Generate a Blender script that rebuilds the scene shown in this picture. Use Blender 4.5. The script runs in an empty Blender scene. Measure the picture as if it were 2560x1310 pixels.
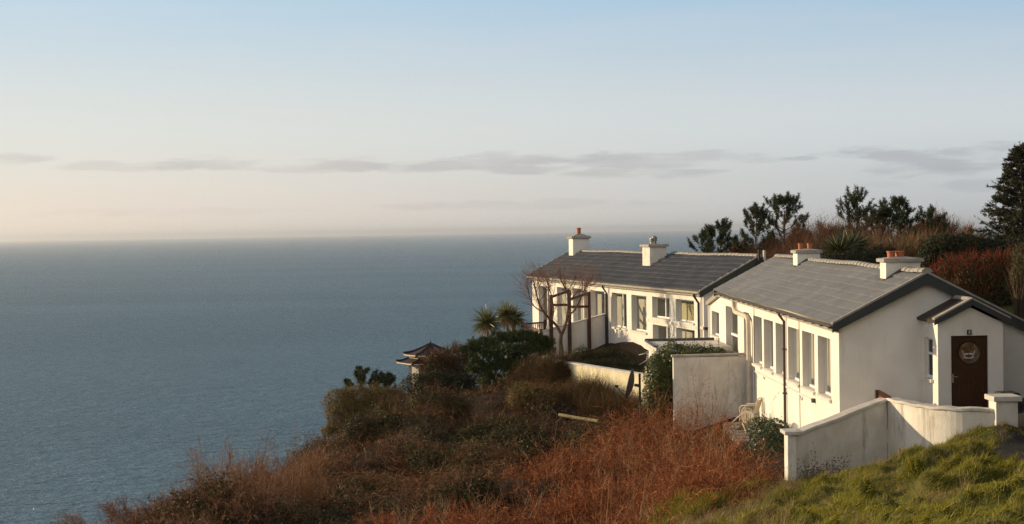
import bpy, math, random
import numpy as np
from mathutils import Vector, Matrix

scene = bpy.context.scene
COL = scene.collection
PI = math.pi
R = math.radians

# ------------------------------------------------------------------ camera
FPX, W0, H0 = 3800.0, 2560.0, 1310.0
YAW = math.atan(90 / FPX)          # the cottage's long axis is world +Y
PITCH = math.atan(77 / FPX)
ROLL = R(0.89)
fw = Vector((math.sin(YAW) * math.cos(PITCH), math.cos(YAW) * math.cos(PITCH), -math.sin(PITCH)))
r0 = Vector((math.cos(YAW), -math.sin(YAW), 0))
u0 = r0.cross(fw)
rt = r0 * math.cos(ROLL) - u0 * math.sin(ROLL)
up = u0 * math.cos(ROLL) + r0 * math.sin(ROLL)
cam_data = bpy.data.cameras.new("camera")
cam = bpy.data.objects.new("camera", cam_data)
COL.objects.link(cam)
m3 = Matrix((rt, up, -fw)).transposed()
cam.matrix_world = m3.to_4x4()
cam_data.sensor_fit = 'HORIZONTAL'
cam_data.sensor_width = 36
cam_data.lens = 36 * FPX / W0
cam_data.clip_start = 0.1
cam_data.clip_end = 200000
scene.camera = cam


def ray(px, py):
    return fw + rt * ((px - W0 / 2) / FPX) - up * ((py - H0 / 2) / FPX)


def at(px, py, Y):
    """the place at distance Y along the world Y axis that the photo shows at that pixel"""
    d = ray(px, py)
    return d * (Y / d.y)


def onplane(px, py, P, N):
    d = ray(px, py)
    return d * (P.dot(N) / d.dot(N))


# ------------------------------------------------------------------ light
SUN_EL = R(12.5)
SUN_AZ = R(-67.0)                    # from +Y towards -X
to_sun = Vector((math.sin(SUN_AZ) * math.cos(SUN_EL), math.cos(SUN_AZ) * math.cos(SUN_EL), math.sin(SUN_EL)))
sl = bpy.data.lights.new("sun", 'SUN')
sl.energy = 5.0
sl.angle = R(0.5)
sl.color = (1.0, 0.76, 0.46)
sun = bpy.data.objects.new("sun", sl)
COL.objects.link(sun)
sun.rotation_euler = to_sun.to_track_quat('Z', 'Y').to_euler()

world = bpy.data.worlds.new("World")
scene.world = world
world.use_nodes = True
wn, wl = world.node_tree.nodes, world.node_tree.links
wn.clear()
w_out = wn.new('ShaderNodeOutputWorld')
w_bg = wn.new('ShaderNodeBackground')
SKY_STRENGTH = 0.10
w_bg.inputs['Strength'].default_value = SKY_STRENGTH
sky = wn.new('ShaderNodeTexSky')
sky.sky_type = 'NISHITA'
sky.sun_disc = False
sky.sun_elevation = SUN_EL
sky.sun_rotation = SUN_AZ
sky.altitude = 60
sky.air_density = 1.0
sky.dust_density = 1.2
sky.ozone_density = 1.3


class NB:
    """small node-building helper"""
    def __init__(s, tree):
        s.n, s.l = tree.nodes, tree.links

    def put(s, sock, v):
        if hasattr(v, 'is_output') or isinstance(v, bpy.types.NodeSocket):
            s.l.new(v, sock)
        else:
            sock.default_value = v

    def math(s, op, a, b=0.0, c=None, clamp=False):
        n = s.n.new('ShaderNodeMath')
        n.operation = op
        n.use_clamp = clamp
        s.put(n.inputs[0], a)
        s.put(n.inputs[1], b)
        if c is not None:
            s.put(n.inputs[2], c)
        return n.outputs[0]

    def mix(s, f, a, b, blend='MIX'):
        n = s.n.new('ShaderNodeMix')
        n.data_type = 'RGBA'
        n.blend_type = blend
        s.put(n.inputs[0], f)
        s.put(n.inputs[6], a)
        s.put(n.inputs[7], b)
        return n.outputs[2]

    def noise(s, vec, scale, detail=4, rough=.55, dist=0.0):
        n = s.n.new('ShaderNodeTexNoise')
        n.inputs['Scale'].default_value = scale
        n.inputs['Detail'].default_value = detail
        n.inputs['Roughness'].default_value = rough
        n.inputs['Distortion'].default_value = dist
        if vec is not None:
            s.l.new(vec, n.inputs['Vector'])
        return n.outputs['Fac']

    def ramp(s, f, stops):
        n = s.n.new('ShaderNodeValToRGB')
        e = n.color_ramp.elements
        while len(e) < len(stops):
            e.new(.5)
        for q, (p, c) in zip(e, stops):
            q.position = p
            q.color = (*c, 1) if len(c) == 3 else c
        s.put(n.inputs[0], f)
        return n.outputs[0]

    def mapr(s, v, a, b, c=0.0, d=1.0, smooth=True):
        n = s.n.new('ShaderNodeMapRange')
        n.interpolation_type = 'SMOOTHSTEP' if smooth else 'LINEAR'
        s.put(n.inputs[0], v)
        n.inputs[1].default_value, n.inputs[2].default_value = a, b
        n.inputs[3].default_value, n.inputs[4].default_value = c, d
        return n.outputs[0]

    def comb(s, x, y, z):
        n = s.n.new('ShaderNodeCombineXYZ')
        for i, v in enumerate((x, y, z)):
            s.put(n.inputs[i], v)
        return n.outputs[0]

    def mapping(s, vec, scale=(1, 1, 1), rot=(0, 0, 0)):
        n = s.n.new('ShaderNodeMapping')
        n.inputs['Scale'].default_value = scale
        n.inputs['Rotation'].default_value = rot
        s.l.new(vec, n.inputs['Vector'])
        return n.outputs[0]


# clouds: low strips of stratocumulus, by azimuth and elevation on the sky
wb = NB(world.node_tree)
tc = wn.new('ShaderNodeTexCoord')
sep = wn.new('ShaderNodeSeparateXYZ')
wl.new(tc.outputs['Generated'], sep.inputs[0])
az = wb.math('ARCTAN2', sep.outputs[0], sep.outputs[1])
el = wb.math('ARCSINE', sep.outputs[2])
cvec = wb.comb(wb.math('MULTIPLY', az, 26.0), wb.math('MULTIPLY', el, 150.0), 0.0)
cn = wb.noise(cvec, 1.0, 6, .55, .3)
cn2 = wb.noise(cvec, .35, 3, .5)
cn3 = wb.noise(wb.comb(wb.math('MULTIPLY', az, 5.0), wb.math('MULTIPLY', el, 38.0), 3.3), 1.0, 5, .55, .4)


def sky_dir(px, py):
    d = ray(px, py).normalized()
    return math.atan2(d.x, d.y), math.asin(d.z)


CLOUDS = [(40, 398, 90, 15, .7), (270, 416, 140, 13, .55), (510, 408, 150, 18, .9), (900, 411, 170, 18, 1.0), (1180, 412, 130, 13, .8),
          (1400, 400, 290, 22, 1.0), (1500, 430, 130, 16, .8), (1680, 432, 130, 14, .8), (1790, 392, 130, 17, .9),
          (1985, 397, 60, 6, .8), (2175, 382, 115, 16, 1.0), (2330, 412, 200, 30, 1.0), (2460, 380, 150, 24, 1.0), (2200, 462, 70, 10, .4),
          (2440, 462, 120, 16, .5), (760, 420, 140, 14, .7), (1090, 416, 220, 16, .9), (1320, 420, 210, 17, .9), (1600, 405, 220, 20, 1.0), (1870, 400, 110, 10, .6), (1300, 512, 380, 14, .45), (420, 530, 380, 12, .3)]
csum = None
for (px, py, hw, hh, amt) in CLOUDS:
    a0, e0 = sky_dir(px, py)
    wa, we = hw / FPX, hh / FPX
    dx = wb.math('MULTIPLY', wb.math('SUBTRACT', az, a0), 1 / wa)
    dy = wb.math('MULTIPLY', wb.math('SUBTRACT', el, e0), 1 / we)
    q = wb.math('SUBTRACT', 1.0, wb.math('ADD', wb.math('MULTIPLY', dx, dx), wb.math('MULTIPLY', dy, dy)))
    q = wb.math('ADD', q, wb.math('MULTIPLY', wb.math('SUBTRACT', cn, .5), 4.5))
    q = wb.math('MULTIPLY', wb.mapr(q, -.25, 1.1), amt)
    csum = q if csum is None else wb.math('MAXIMUM', csum, q)
hazeband = wb.mapr(el, -.02, .16)
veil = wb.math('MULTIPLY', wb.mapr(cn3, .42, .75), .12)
sky_c = sky.outputs[0]
# moisture near the horizon evens the clear-sky colours out towards a pale cream
az_w = wb.mapr(az, -.42, .40)
hor_c = wb.mix(az_w, (8.5, 7.25, 6.0, 1), (5.0, 5.3, 5.5, 1))
mid_c = wb.mix(az_w, (7.2, 7.3, 6.9, 1), (6.0, 6.5, 6.75, 1))
top_c = wb.mix(az_w, (4.9, 6.4, 7.6, 1), (3.45, 5.2, 6.9, 1))
moist_c = wb.mix(wb.mapr(el, .0, .075), hor_c, mid_c)
moist_c = wb.mix(wb.mapr(el, .06, .17), moist_c, top_c)
ahead = wb.math('MULTIPLY', wb.mapr(az, -1.6, -.6, .85, 1.0), wb.mapr(az, .55, 1.6, 1.0, .5))
sky_c = wb.mix(wb.math('MULTIPLY', wb.mapr(el, .14, .6, .93, .0), ahead), sky_c, moist_c)
# pale fill added to the unseen sky to brighten the shaded walls
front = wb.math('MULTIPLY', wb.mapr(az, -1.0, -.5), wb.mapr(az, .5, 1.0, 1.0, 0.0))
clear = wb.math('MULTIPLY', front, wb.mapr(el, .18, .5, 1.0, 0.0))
low_fill = wb.mapr(el, .40, .95, .92, .10)
sky_c = wb.mix(wb.math('MULTIPLY', wb.math('SUBTRACT', 1.0, clear), low_fill), sky_c, (8.5, 7.95, 7.5, 1))
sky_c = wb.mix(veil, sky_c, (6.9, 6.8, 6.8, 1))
cl_c = wb.mix(1.0, sky_c, wb.mix(wb.mapr(cn2, .35, .65), (.77, .765, .80, 1), (.87, .85, .865, 1)), 'MULTIPLY')
sky_c = wb.mix(csum, sky_c, cl_c)
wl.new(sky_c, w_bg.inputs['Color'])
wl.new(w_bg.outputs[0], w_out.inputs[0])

scene.view_settings.view_transform = 'Standard'
scene.view_settings.look = 'None'
scene.view_settings.exposure = 0.12
scene.view_settings.gamma = 1.0
scene.render.engine = 'CYCLES'
scene.cycles.use_denoising = True
scene.cycles.denoising_input_passes = 'RGB_ALBEDO_NORMAL'
scene.cycles.denoising_prefilter = 'NONE'
scene.cycles.max_bounces = 8
scene.cycles.diffuse_bounces = 3
scene.cycles.glossy_bounces = 3
scene.cycles.transparent_max_bounces = 12
scene.cycles.transmission_bounces = 4
scene.cycles.volume_bounces = 0
scene.cycles.caustics_reflective = False
scene.cycles.caustics_refractive = False
scene.cycles.sample_clamp_indirect = 6


# ------------------------------------------------------------------ materials
def base_mat(name):
    m = bpy.data.materials.new(name)
    m.use_nodes = True
    nb = NB(m.node_tree)
    p = m.node_tree.nodes['Principled BSDF']
    return m, nb, p


def mat(name, c1, c2=None, scale=2.0, rough=.7, bump=.0, bscale=40.0, spec=.3, metal=0.0, stain=None, streak=False, stain_amt=.5, detail=5):
    m, nb, p = base_mat(name)
    g = nb.n.new('ShaderNodeNewGeometry')
    pos = g.outputs['Position']
    col = (*c1, 1)
    if c2 is not None:
        f = nb.mapr(nb.noise(pos, scale, detail, .6), .3, .7)
        col = nb.mix(f, (*c1, 1), (*c2, 1))
    if stain is not None:
        v = nb.mapping(pos, (2.2, 2.2, .35) if streak else (1.3, 1.3, 1.3))
        f = nb.mapr(nb.noise(v, 1.6, 7, .68, .4), .52, .78)
        f = nb.math('MULTIPLY', f, stain_amt)
        col = nb.mix(f, col, (*stain, 1))
    nb.put(p.inputs['Base Color'], col)
    p.inputs['Roughness'].default_value = rough
    p.inputs['Specular IOR Level'].default_value = spec
    p.inputs['Metallic'].default_value = metal
    if bump:
        b = nb.n.new('ShaderNodeBump')
        b.inputs['Strength'].default_value = bump
        b.inputs['Distance'].default_value = .02
        nb.l.new(nb.noise(pos, bscale, 4, .6), b.inputs['Height'])
        nb.l.new(b.outputs[0], p.inputs['Normal'])
    return m


def leaf_mat(name, cols, rough=.55, spec=.3, trans=.0, patch=None, pscale=.7):
    """cols: ramp over a random value per leaf/twig; patch: colour that takes over in places"""
    m, nb, p = base_mat(name)
    g = nb.n.new('ShaderNodeNewGeometry')
    rnd = g.outputs['Random Per Island']
    n = len(cols)
    col = nb.ramp(rnd, [(i / max(1, n - 1), c) for i, c in enumerate(cols)])
    if patch is not None:
        f = nb.mapr(nb.noise(g.outputs['Position'], pscale, 3, .6), .46, .62)
        col = nb.mix(nb.math('MULTIPLY', f, .8), col, nb.mix(rnd, (*patch, 1), (patch[0] * .5, patch[1] * .5, patch[2] * .5, 1)))
    nb.put(p.inputs['Base Color'], col)
    p.inputs['Roughness'].default_value = rough
    p.inputs['Specular IOR Level'].default_value = spec
    if trans > 0:
        t = nb.n.new('ShaderNodeBsdfTranslucent')
        nb.put(t.inputs['Color'], col)
        mx = nb.n.new('ShaderNodeMixShader')
        mx.inputs[0].default_value = trans
        nb.l.new(p.outputs[0], mx.inputs[1])
        nb.l.new(t.outputs[0], mx.inputs[2])
        nb.l.new(mx.outputs[0], m.node_tree.nodes['Material Output'].inputs[0])
    return m


M = {}
M['wall'] = mat('white_render', (.79, .76, .70), (.72, .69, .62), 1.1, .85, .55, 55, .2, stain=(.52, .47, .38), streak=True, stain_amt=.45)
M['old_wall'] = mat('weathered_render', (.74, .71, .64), (.62, .58, .50), 2.0, .9, .8, 38, .15, stain=(.17, .15, .11), streak=True, stain_amt=.85)
M['mossy_wall'] = mat('mossy_render', (.70, .64, .46), (.58, .52, .33), 1.6, .9, .8, 38, .15, stain=(.16, .15, .07), streak=True, stain_amt=.85)
M['coping'] = mat('coping_concrete', (.66, .63, .58), (.50, .47, .42), 3.0, .9, .7, 60, .15, stain=(.17, .16, .13), stain_amt=.7)
M['cap'] = mat('chimney_concrete', (.42, .40, .36), (.28, .26, .23), 4.0, .9, .5, 60, .15, stain=(.45, .36, .16), stain_amt=.6)
M['dark_cap'] = mat('lead_flashing', (.10, .10, .10), (.05, .05, .05), 5, .6, .2, 30)
M['fascia'] = mat('grey_fascia', (.045, .052, .052), (.035, .04, .042), 3, .5, .1, 30)
M['soffit'] = mat('weathered_fascia', (.36, .33, .28), (.26, .24, .20), 4, .8, .3, 30, stain=(.10, .09, .07), streak=True, stain_amt=.6)
M['gutter'] = mat('dark_gutter', (.07, .065, .06), (.045, .04, .038), 6, .5, .1, 30)
M['brown_pipe'] = mat('brown_pipe', (.10, .065, .05), (.07, .045, .035), 5, .55)
M['cream_pipe'] = mat('cream_pipe', (.62, .56, .45), (.52, .46, .36), 3, .6, stain=(.3, .25, .17), stain_amt=.4)
M['pvc'] = mat('white_pvc', (.80, .80, .78), (.74, .74, .71), 3, .4, spec=.4)
M['sill'] = mat('painted_sill', (.74, .71, .64), (.60, .56, .49), 4, .8, .4, 50, stain=(.25, .22, .17), stain_amt=.5)
M['clay'] = mat('clay_pot', (.50, .17, .07), (.38, .12, .05), 6, .75, .2, 40)
M['steel'] = mat('stainless_flue', (.55, .53, .50), (.40, .38, .36), 9, .28, metal=1.0)
M['pale_metal'] = mat('pale_metal', (.62, .58, .52), (.5, .46, .40), 9, .4, metal=.4)
M['black'] = mat('black_metal', (.02, .02, .02), (.03, .028, .025), 6, .5)
M['brown_wood'] = mat('brown_stained_wood', (.085, .035, .024), (.055, .024, .017), 8, .65, .3, 40)
M['red_wood'] = mat('worn_red_brown_wood', (.20, .09, .055), (.13, .055, .035), 8, .7, .3, 40)
M['door'] = mat('dark_red_wood', (.052, .019, .006), (.036, .013, .004), 7, .35, .15, 30, .5)
M['brass'] = mat('brass_handle', (.55, .48, .36), None, rough=.35, metal=1.0)
M['plate'] = mat('navy_enamel', (.012, .016, .035), None, rough=.35)
M['digit'] = mat('white_enamel', (.62, .64, .66), None, rough=.4)
M['room'] = mat('room_plaster', (.60, .54, .36), (.52, .47, .31), 1.5, .9)
M['room_pale'] = mat('room_pale_plaster', (.62, .59, .50), (.54, .50, .42), 1.5, .9)
M['curtain'] = mat('brown_curtain', (.16, .095, .06), (.11, .065, .045), 4, .9)
M['plastic'] = mat('cream_plastic', (.66, .58, .42), (.56, .48, .34), 4, .5, stain=(.3, .26, .16), stain_amt=.5)
M['white_plastic'] = mat('white_plastic', (.70, .68, .60), (.60, .57, .48), 4, .5, stain=(.35, .32, .25), stain_amt=.4)
M['slab'] = mat('grey_slab', (.36, .34, .31), (.24, .23, .21), 5, .9, .6, 30, stain=(.12, .12, .08), stain_amt=.6)
M['dish'] = mat('dish_grey', (.085, .08, .072), (.055, .05, .045), 5, .55, stain=(.07, .07, .05), stain_amt=.5)
M['dish_dark'] = mat('dish_dark_paint', (.035, .036, .038), None, rough=.5)
M['bamboo'] = mat('yellow_wood', (.27, .22, .10), (.10, .08, .035), 8, .7, .2, 40)
M['bark'] = mat('grey_brown_bark', (.13, .085, .055), (.07, .045, .03), 9, .9, .6, 30)
M['pale_bark'] = mat('pale_bark', (.30, .24, .17), (.17, .13, .09), 9, .9, .4, 30)
M['cord_trunk'] = mat('cabbage_tree_trunk', (.20, .16, .11), (.12, .09, .06), 8, .95, .6, 25)
M['gz_roof'] = mat('dark_brown_roofing', (.040, .027, .025), (.030, .02, .018), 4, .6, .2, 30)
M['gz_trim'] = mat('cream_timber', (.62, .50, .36), (.5, .4, .28), 4, .7)
M['gz_shade'] = mat('brown_timber', (.16, .10, .07), (.11, .07, .05), 4, .8)
M['gz_pale'] = mat('pale_blind', (.42, .40, .36), (.36, .34, .31), 2, .9)

# roof tiles: a tone per tile plus weathering
def tile_mat(name, c0, c1, c2, pale, dark):
    m, nb, p = base_mat(name)
    att = nb.n.new('ShaderNodeAttribute')
    att.attribute_name = 'tone'
    g = nb.n.new('ShaderNodeNewGeometry')
    pos = g.outputs['Position']
    tcol = nb.ramp(att.outputs['Fac'], [(0, c0), (.5, c1), (1, c2)])
    tcol = nb.mix(nb.math('MULTIPLY', nb.mapr(nb.noise(pos, 1.2, 6, .65), .48, .72), .6), tcol, (*pale, 1))
    tcol = nb.mix(nb.math('MULTIPLY', nb.mapr(nb.noise(pos, .55, 4, .6), .52, .72), .45), tcol, (*dark, 1))
    tcol = nb.mix(nb.math('MULTIPLY', nb.mapr(nb.noise(pos, 9.0, 5, .65), .55, .75), .5), tcol, (*dark, 1))
    nb.put(p.inputs['Base Color'], tcol)
    p.inputs['Roughness'].default_value = .72
    p.inputs['Specular IOR Level'].default_value = .3
    return m


M['tile'] = tile_mat('grey_concrete_roof_tile', (.195, .198, .203), (.235, .238, .242), (.275, .278, .282), (.33, .32, .30), (.14, .14, .138))
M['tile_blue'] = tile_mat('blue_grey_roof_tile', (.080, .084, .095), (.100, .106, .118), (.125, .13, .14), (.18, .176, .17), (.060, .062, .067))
M['ridge'] = mat('ridge_tile_concrete', (.34, .32, .28), (.26, .24, .21), 5, .85, .5, 40, stain=(.16, .15, .12), stain_amt=.6)

# window glass
m, nb, p = base_mat('window_glass')
tr = nb.n.new('ShaderNodeBsdfTransparent')
tr.inputs[0].default_value = (.90, .92, .90, 1)
gl = nb.n.new('ShaderNodeBsdfGlossy')
gl.inputs['Roughness'].default_value = .01
gi = nb.n.new('ShaderNodeNewGeometry')
dt = nb.n.new('ShaderNodeVectorMath')
dt.operation = 'DOT_PRODUCT'
nb.l.new(gi.outputs['Incoming'], dt.inputs[0])
nb.l.new(gi.outputs['Normal'], dt.inputs[1])
refl = nb.math('POWER', nb.math('SUBTRACT', 1.0, nb.math('ABSOLUTE', dt.outputs['Value'])), 4.0)
refl = nb.math('ADD', nb.math('MULTIPLY', refl, .8), .07, clamp=True)
gg = nb.n.new('ShaderNodeNewGeometry')
bp = nb.n.new('ShaderNodeBump')
bp.inputs['Strength'].default_value = .04
nb.l.new(nb.noise(gg.outputs['Position'], 1.3, 2), bp.inputs['Height'])
nb.l.new(bp.outputs[0], gl.inputs['Normal'])
mx = nb.n.new('ShaderNodeMixShader')
nb.l.new(refl, mx.inputs[0])
nb.l.new(tr.outputs[0], mx.inputs[1])
nb.l.new(gl.outputs[0], mx.inputs[2])
nb.l.new(mx.outputs[0], m.node_tree.nodes['Material Output'].inputs[0])
M['glass'] = m
m, nb, p = base_mat('door_glass')
gg = nb.n.new('ShaderNodeNewGeometry')
nb.put(p.inputs['Base Color'], nb.mix(nb.mapr(nb.noise(gg.outputs['Position'], 7, 3), .4, .6), (.19, .125, .06, 1), (.10, .055, .025, 1)))
p.inputs['Roughness'].default_value = .15
M['amber'] = m

# foliage
M['red_twig'] = leaf_mat('red_brown_twigs', [(0.056, 0.015, 0.007), (0.138, 0.037, 0.013), (0.275, 0.080, 0.027), (0.400, 0.135, 0.048), (0.525, 0.238, 0.095)], .7, .15, .0)
M['hedge_red'] = leaf_mat('red_hedge_twigs', [(0.123, 0.021, 0.010), (0.185, 0.036, 0.014), (0.231, 0.057, 0.025), (0.077, 0.021, 0.011)], .7, .15, 0)
M['bramble'] = leaf_mat('brown_bramble_stems', [(0.045, 0.015, 0.007), (0.087, 0.026, 0.010), (0.133, 0.042, 0.016), (0.190, 0.077, 0.030), (0.228, 0.119, 0.052)], .7, .2, 0, patch=(.10, .085, .03), pscale=.35)
M['bramble_leaf'] = leaf_mat('bramble_leaves', [(0.016, 0.031, 0.007), (0.030, 0.049, 0.011), (0.048, 0.046, 0.013), (0.077, 0.046, 0.014), (0.040, 0.059, 0.014)], .6, .2, .15)
M['grey_twig'] = leaf_mat('grey_brown_twigs', [(0.104, 0.047, 0.024), (0.174, 0.081, 0.040), (0.243, 0.118, 0.061), (0.314, 0.161, 0.086)], .7, .2, 0)
M['tan_twig'] = leaf_mat('tan_twigs', [(0.135, 0.068, 0.034), (0.223, 0.117, 0.055), (0.311, 0.163, 0.074), (0.392, 0.227, 0.114)], .7, .2, 0)
M['ivy'] = leaf_mat('ivy_leaves', [(.018, .034, .012), (.030, .055, .018), (.045, .072, .024), (.065, .085, .03)], .38, .35, .08)
M['shrub_leaf'] = leaf_mat('shrub_leaves', [(0.034, 0.057, 0.012), (0.063, 0.090, 0.018), (0.098, 0.121, 0.024), (0.127, 0.115, 0.030)], .42, .45, .15)
M['dark_hedge'] = leaf_mat('dark_hedge_leaves', [(0.012, 0.017, 0.008), (0.020, 0.027, 0.010), (0.034, 0.039, 0.013), (0.054, 0.044, 0.018)], .55, .15, .1)
M['olive_hedge'] = leaf_mat('olive_hedge_leaves', [(0.089, 0.070, 0.024), (0.143, 0.113, 0.035), (0.205, 0.153, 0.048), (0.134, 0.083, 0.029), (0.232, 0.141, 0.053)], .6, .2, .25)
M['pine'] = leaf_mat('pine_needles', [(0.018, 0.029, 0.011), (0.031, 0.047, 0.014), (0.052, 0.068, 0.019), (0.078, 0.081, 0.026)], .5, .35, .05)
M['mugo'] = leaf_mat('low_pine_needles', [(0.017, 0.032, 0.007), (0.032, 0.053, 0.011), (0.055, 0.078, 0.015), (0.079, 0.089, 0.020)], .5, .35, .05)
M['spruce'] = leaf_mat('spruce_needles', [(0.018, 0.025, 0.013), (0.034, 0.040, 0.019), (0.060, 0.057, 0.026), (0.098, 0.075, 0.036)], .5, .3, .05)
M['cordy'] = leaf_mat('sword_leaves', [(0.042, 0.058, 0.017), (0.084, 0.104, 0.026), (0.140, 0.150, 0.046), (0.280, 0.221, 0.090)], .4, .45, .15)
M['cordy_dark'] = leaf_mat('dark_sword_leaves', [(.020, .030, .010), (.040, .054, .015), (.075, .085, .025), (.12, .11, .045)], .4, .45, .15)
M['dead_leaf'] = leaf_mat('dead_sword_leaves', [(.20, .12, .06), (.28, .18, .09), (.36, .26, .15)], .7, .2, .1)
M['grass'] = leaf_mat('grass_blades', [(0.128, 0.135, 0.010), (0.205, 0.200, 0.014), (0.293, 0.266, 0.025), (0.408, 0.329, 0.050)], .5, .3, .4, patch=(.27, .25, .07), pscale=.55)
M['dry_grass'] = leaf_mat('dry_grass_blades', [(.20, .14, .065), (.29, .21, .10), (.38, .29, .15)], .6, .2, .25)

# the ground: earth and turf
m, nb, p = base_mat('earth_and_turf')
att = nb.n.new('ShaderNodeAttribute')
att.attribute_name = 'turf'
g = nb.n.new('ShaderNodeNewGeometry')
pos = g.outputs['Position']
n1 = nb.noise(pos, 1.1, 6, .65)
n2 = nb.noise(pos, 9, 5, .65)
turf_c = nb.mix(nb.mapr(n2, .35, .7), (.036, .040, .009, 1), (.088, .088, .018, 1))
turf_c = nb.mix(nb.mapr(n1, .45, .7), turf_c, (.13, .11, .035, 1))
earth_c = nb.mix(nb.mapr(n2, .35, .7), (.018, .011, .007, 1), (.036, .022, .013, 1))
nb.put(p.inputs['Base Color'], nb.mix(att.outputs['Fac'], earth_c, turf_c))
p.inputs['Roughness'].default_value = .95
p.inputs['Specular IOR Level'].default_value = .1
b = nb.n.new('ShaderNodeBump')
b.inputs['Strength'].default_value = .8
b.inputs['Distance'].default_value = .05
nb.l.new(n2, b.inputs['Height'])
nb.l.new(b.outputs[0], p.inputs['Normal'])
M['ground'] = m
M['gravel'] = mat('shadow_toned_gravel', (.042, .037, .031), (.022, .020, .017), 14, .95, .9, 30)  # gravel colour darkened to stand for the mound's shadow

# the sea
m, nb, p = base_mat('sea_water')
g = nb.n.new('ShaderNodeNewGeometry')
pos = g.outputs['Position']
v1 = nb.mapping(pos, (.055, .085, 1), (0, 0, R(14)))
v2 = nb.mapping(pos, (.17, .25, 1), (0, 0, R(-16)))
v3 = nb.mapping(pos, (.6, .8, 1), (0, 0, R(5)))
h = nb.math('ADD', nb.math('MULTIPLY', nb.noise(v1, 1, 3, .5), 1.7), nb.math('MULTIPLY', nb.noise(v2, 1, 4, .6), 1.3))
h = nb.math('ADD', h, nb.math('MULTIPLY', nb.noise(v3, 1, 3, .6), .40))
b = nb.n.new('ShaderNodeBump')
b.inputs['Strength'].default_value = 1.0
b.inputs['Distance'].default_value = 3.0
nb.l.new(h, b.inputs['Height'])
nb.l.new(b.outputs[0], p.inputs['Normal'])
big = nb.noise(nb.mapping(pos, (.0016, .004, 1)), 1, 4, .55)
df = nb.n.new('ShaderNodeBsdfDiffuse')
nb.put(df.inputs['Color'], nb.mix(nb.mapr(big, .35, .65), (.038, .100, .162, 1), (.052, .124, .190, 1)))
gs = nb.n.new('ShaderNodeBsdfGlossy')
gs.inputs['Roughness'].default_value = .13
gs.inputs['Color'].default_value = (.84, .95, 1.0, 1)
nb.l.new(b.outputs[0], df.inputs['Normal'])
nb.l.new(b.outputs[0], gs.inputs['Normal'])
dt = nb.n.new('ShaderNodeVectorMath')
dt.operation = 'DOT_PRODUCT'
nb.l.new(g.outputs['Incoming'], dt.inputs[0])
nb.l.new(b.outputs[0], dt.inputs[1])
pz_ = nb.math('SUBTRACT', 1.0, nb.math('ABSOLUTE', dt.outputs['Value']))
fz_ = nb.math('ADD', nb.math('MULTIPLY', nb.math('POWER', pz_, 3.0), .24), nb.math('MULTIPLY', nb.math('POWER', pz_, 12.0), .48))
mx = nb.n.new('ShaderNodeMixShader')
nb.l.new(nb.math('ADD', nb.math('MULTIPLY', fz_, 1.0), .02), mx.inputs[0])
nb.l.new(df.outputs[0], mx.inputs[1])
nb.l.new(gs.outputs[0], mx.inputs[2])
nb.l.new(mx.outputs[0], m.node_tree.nodes['Material Output'].inputs[0])
M['sea'] = m


# ------------------------------------------------------------------ object helpers
def tag(o, label=None, cat=None, group=None, kind=None):
    if label:
        o['label'] = label
    if cat:
        o['category'] = cat
    if group:
        o['group'] = group
    if kind:
        o['kind'] = kind
    return o


def empty(name, loc, label, cat, group=None):
    o = bpy.data.objects.new(name, None)
    COL.objects.link(o)
    o.location = loc
    o.empty_display_size = .2
    return tag(o, label, cat, group)


def link(name, me, material, parent=None, bevel=0.0):
    o = bpy.data.objects.new(name, me)
    COL.objects.link(o)
    if material is not None:
        me.materials.append(material)
    if parent is not None:
        o.parent = parent
        # geometry is written in world coordinates: cancel the parent's placement
        if parent.type == 'EMPTY':
            o.matrix_parent_inverse = Matrix.Translation(parent.location).inverted()
    if bevel:
        b = o.modifiers.new('edge', 'BEVEL')
        b.width = bevel
        b.segments = 2
        b.limit_method = 'ANGLE'
    return o


def np_obj(name, V, F, material, parent=None):
    V = np.ascontiguousarray(V, dtype=np.float32)
    F = np.ascontiguousarray(F, dtype=np.int32)
    me = bpy.data.meshes.new(name)
    k = F.shape[1]
    me.vertices.add(len(V))
    me.vertices.foreach_set('co', V.ravel())
    me.loops.add(F.size)
    me.loops.foreach_set('vertex_index', F.ravel())
    me.polygons.add(len(F))
    me.polygons.foreach_set('loop_start', np.arange(0, F.size, k, dtype=np.int32))
    me.update(calc_edges=True)
    return link(name, me, material, parent)


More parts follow.
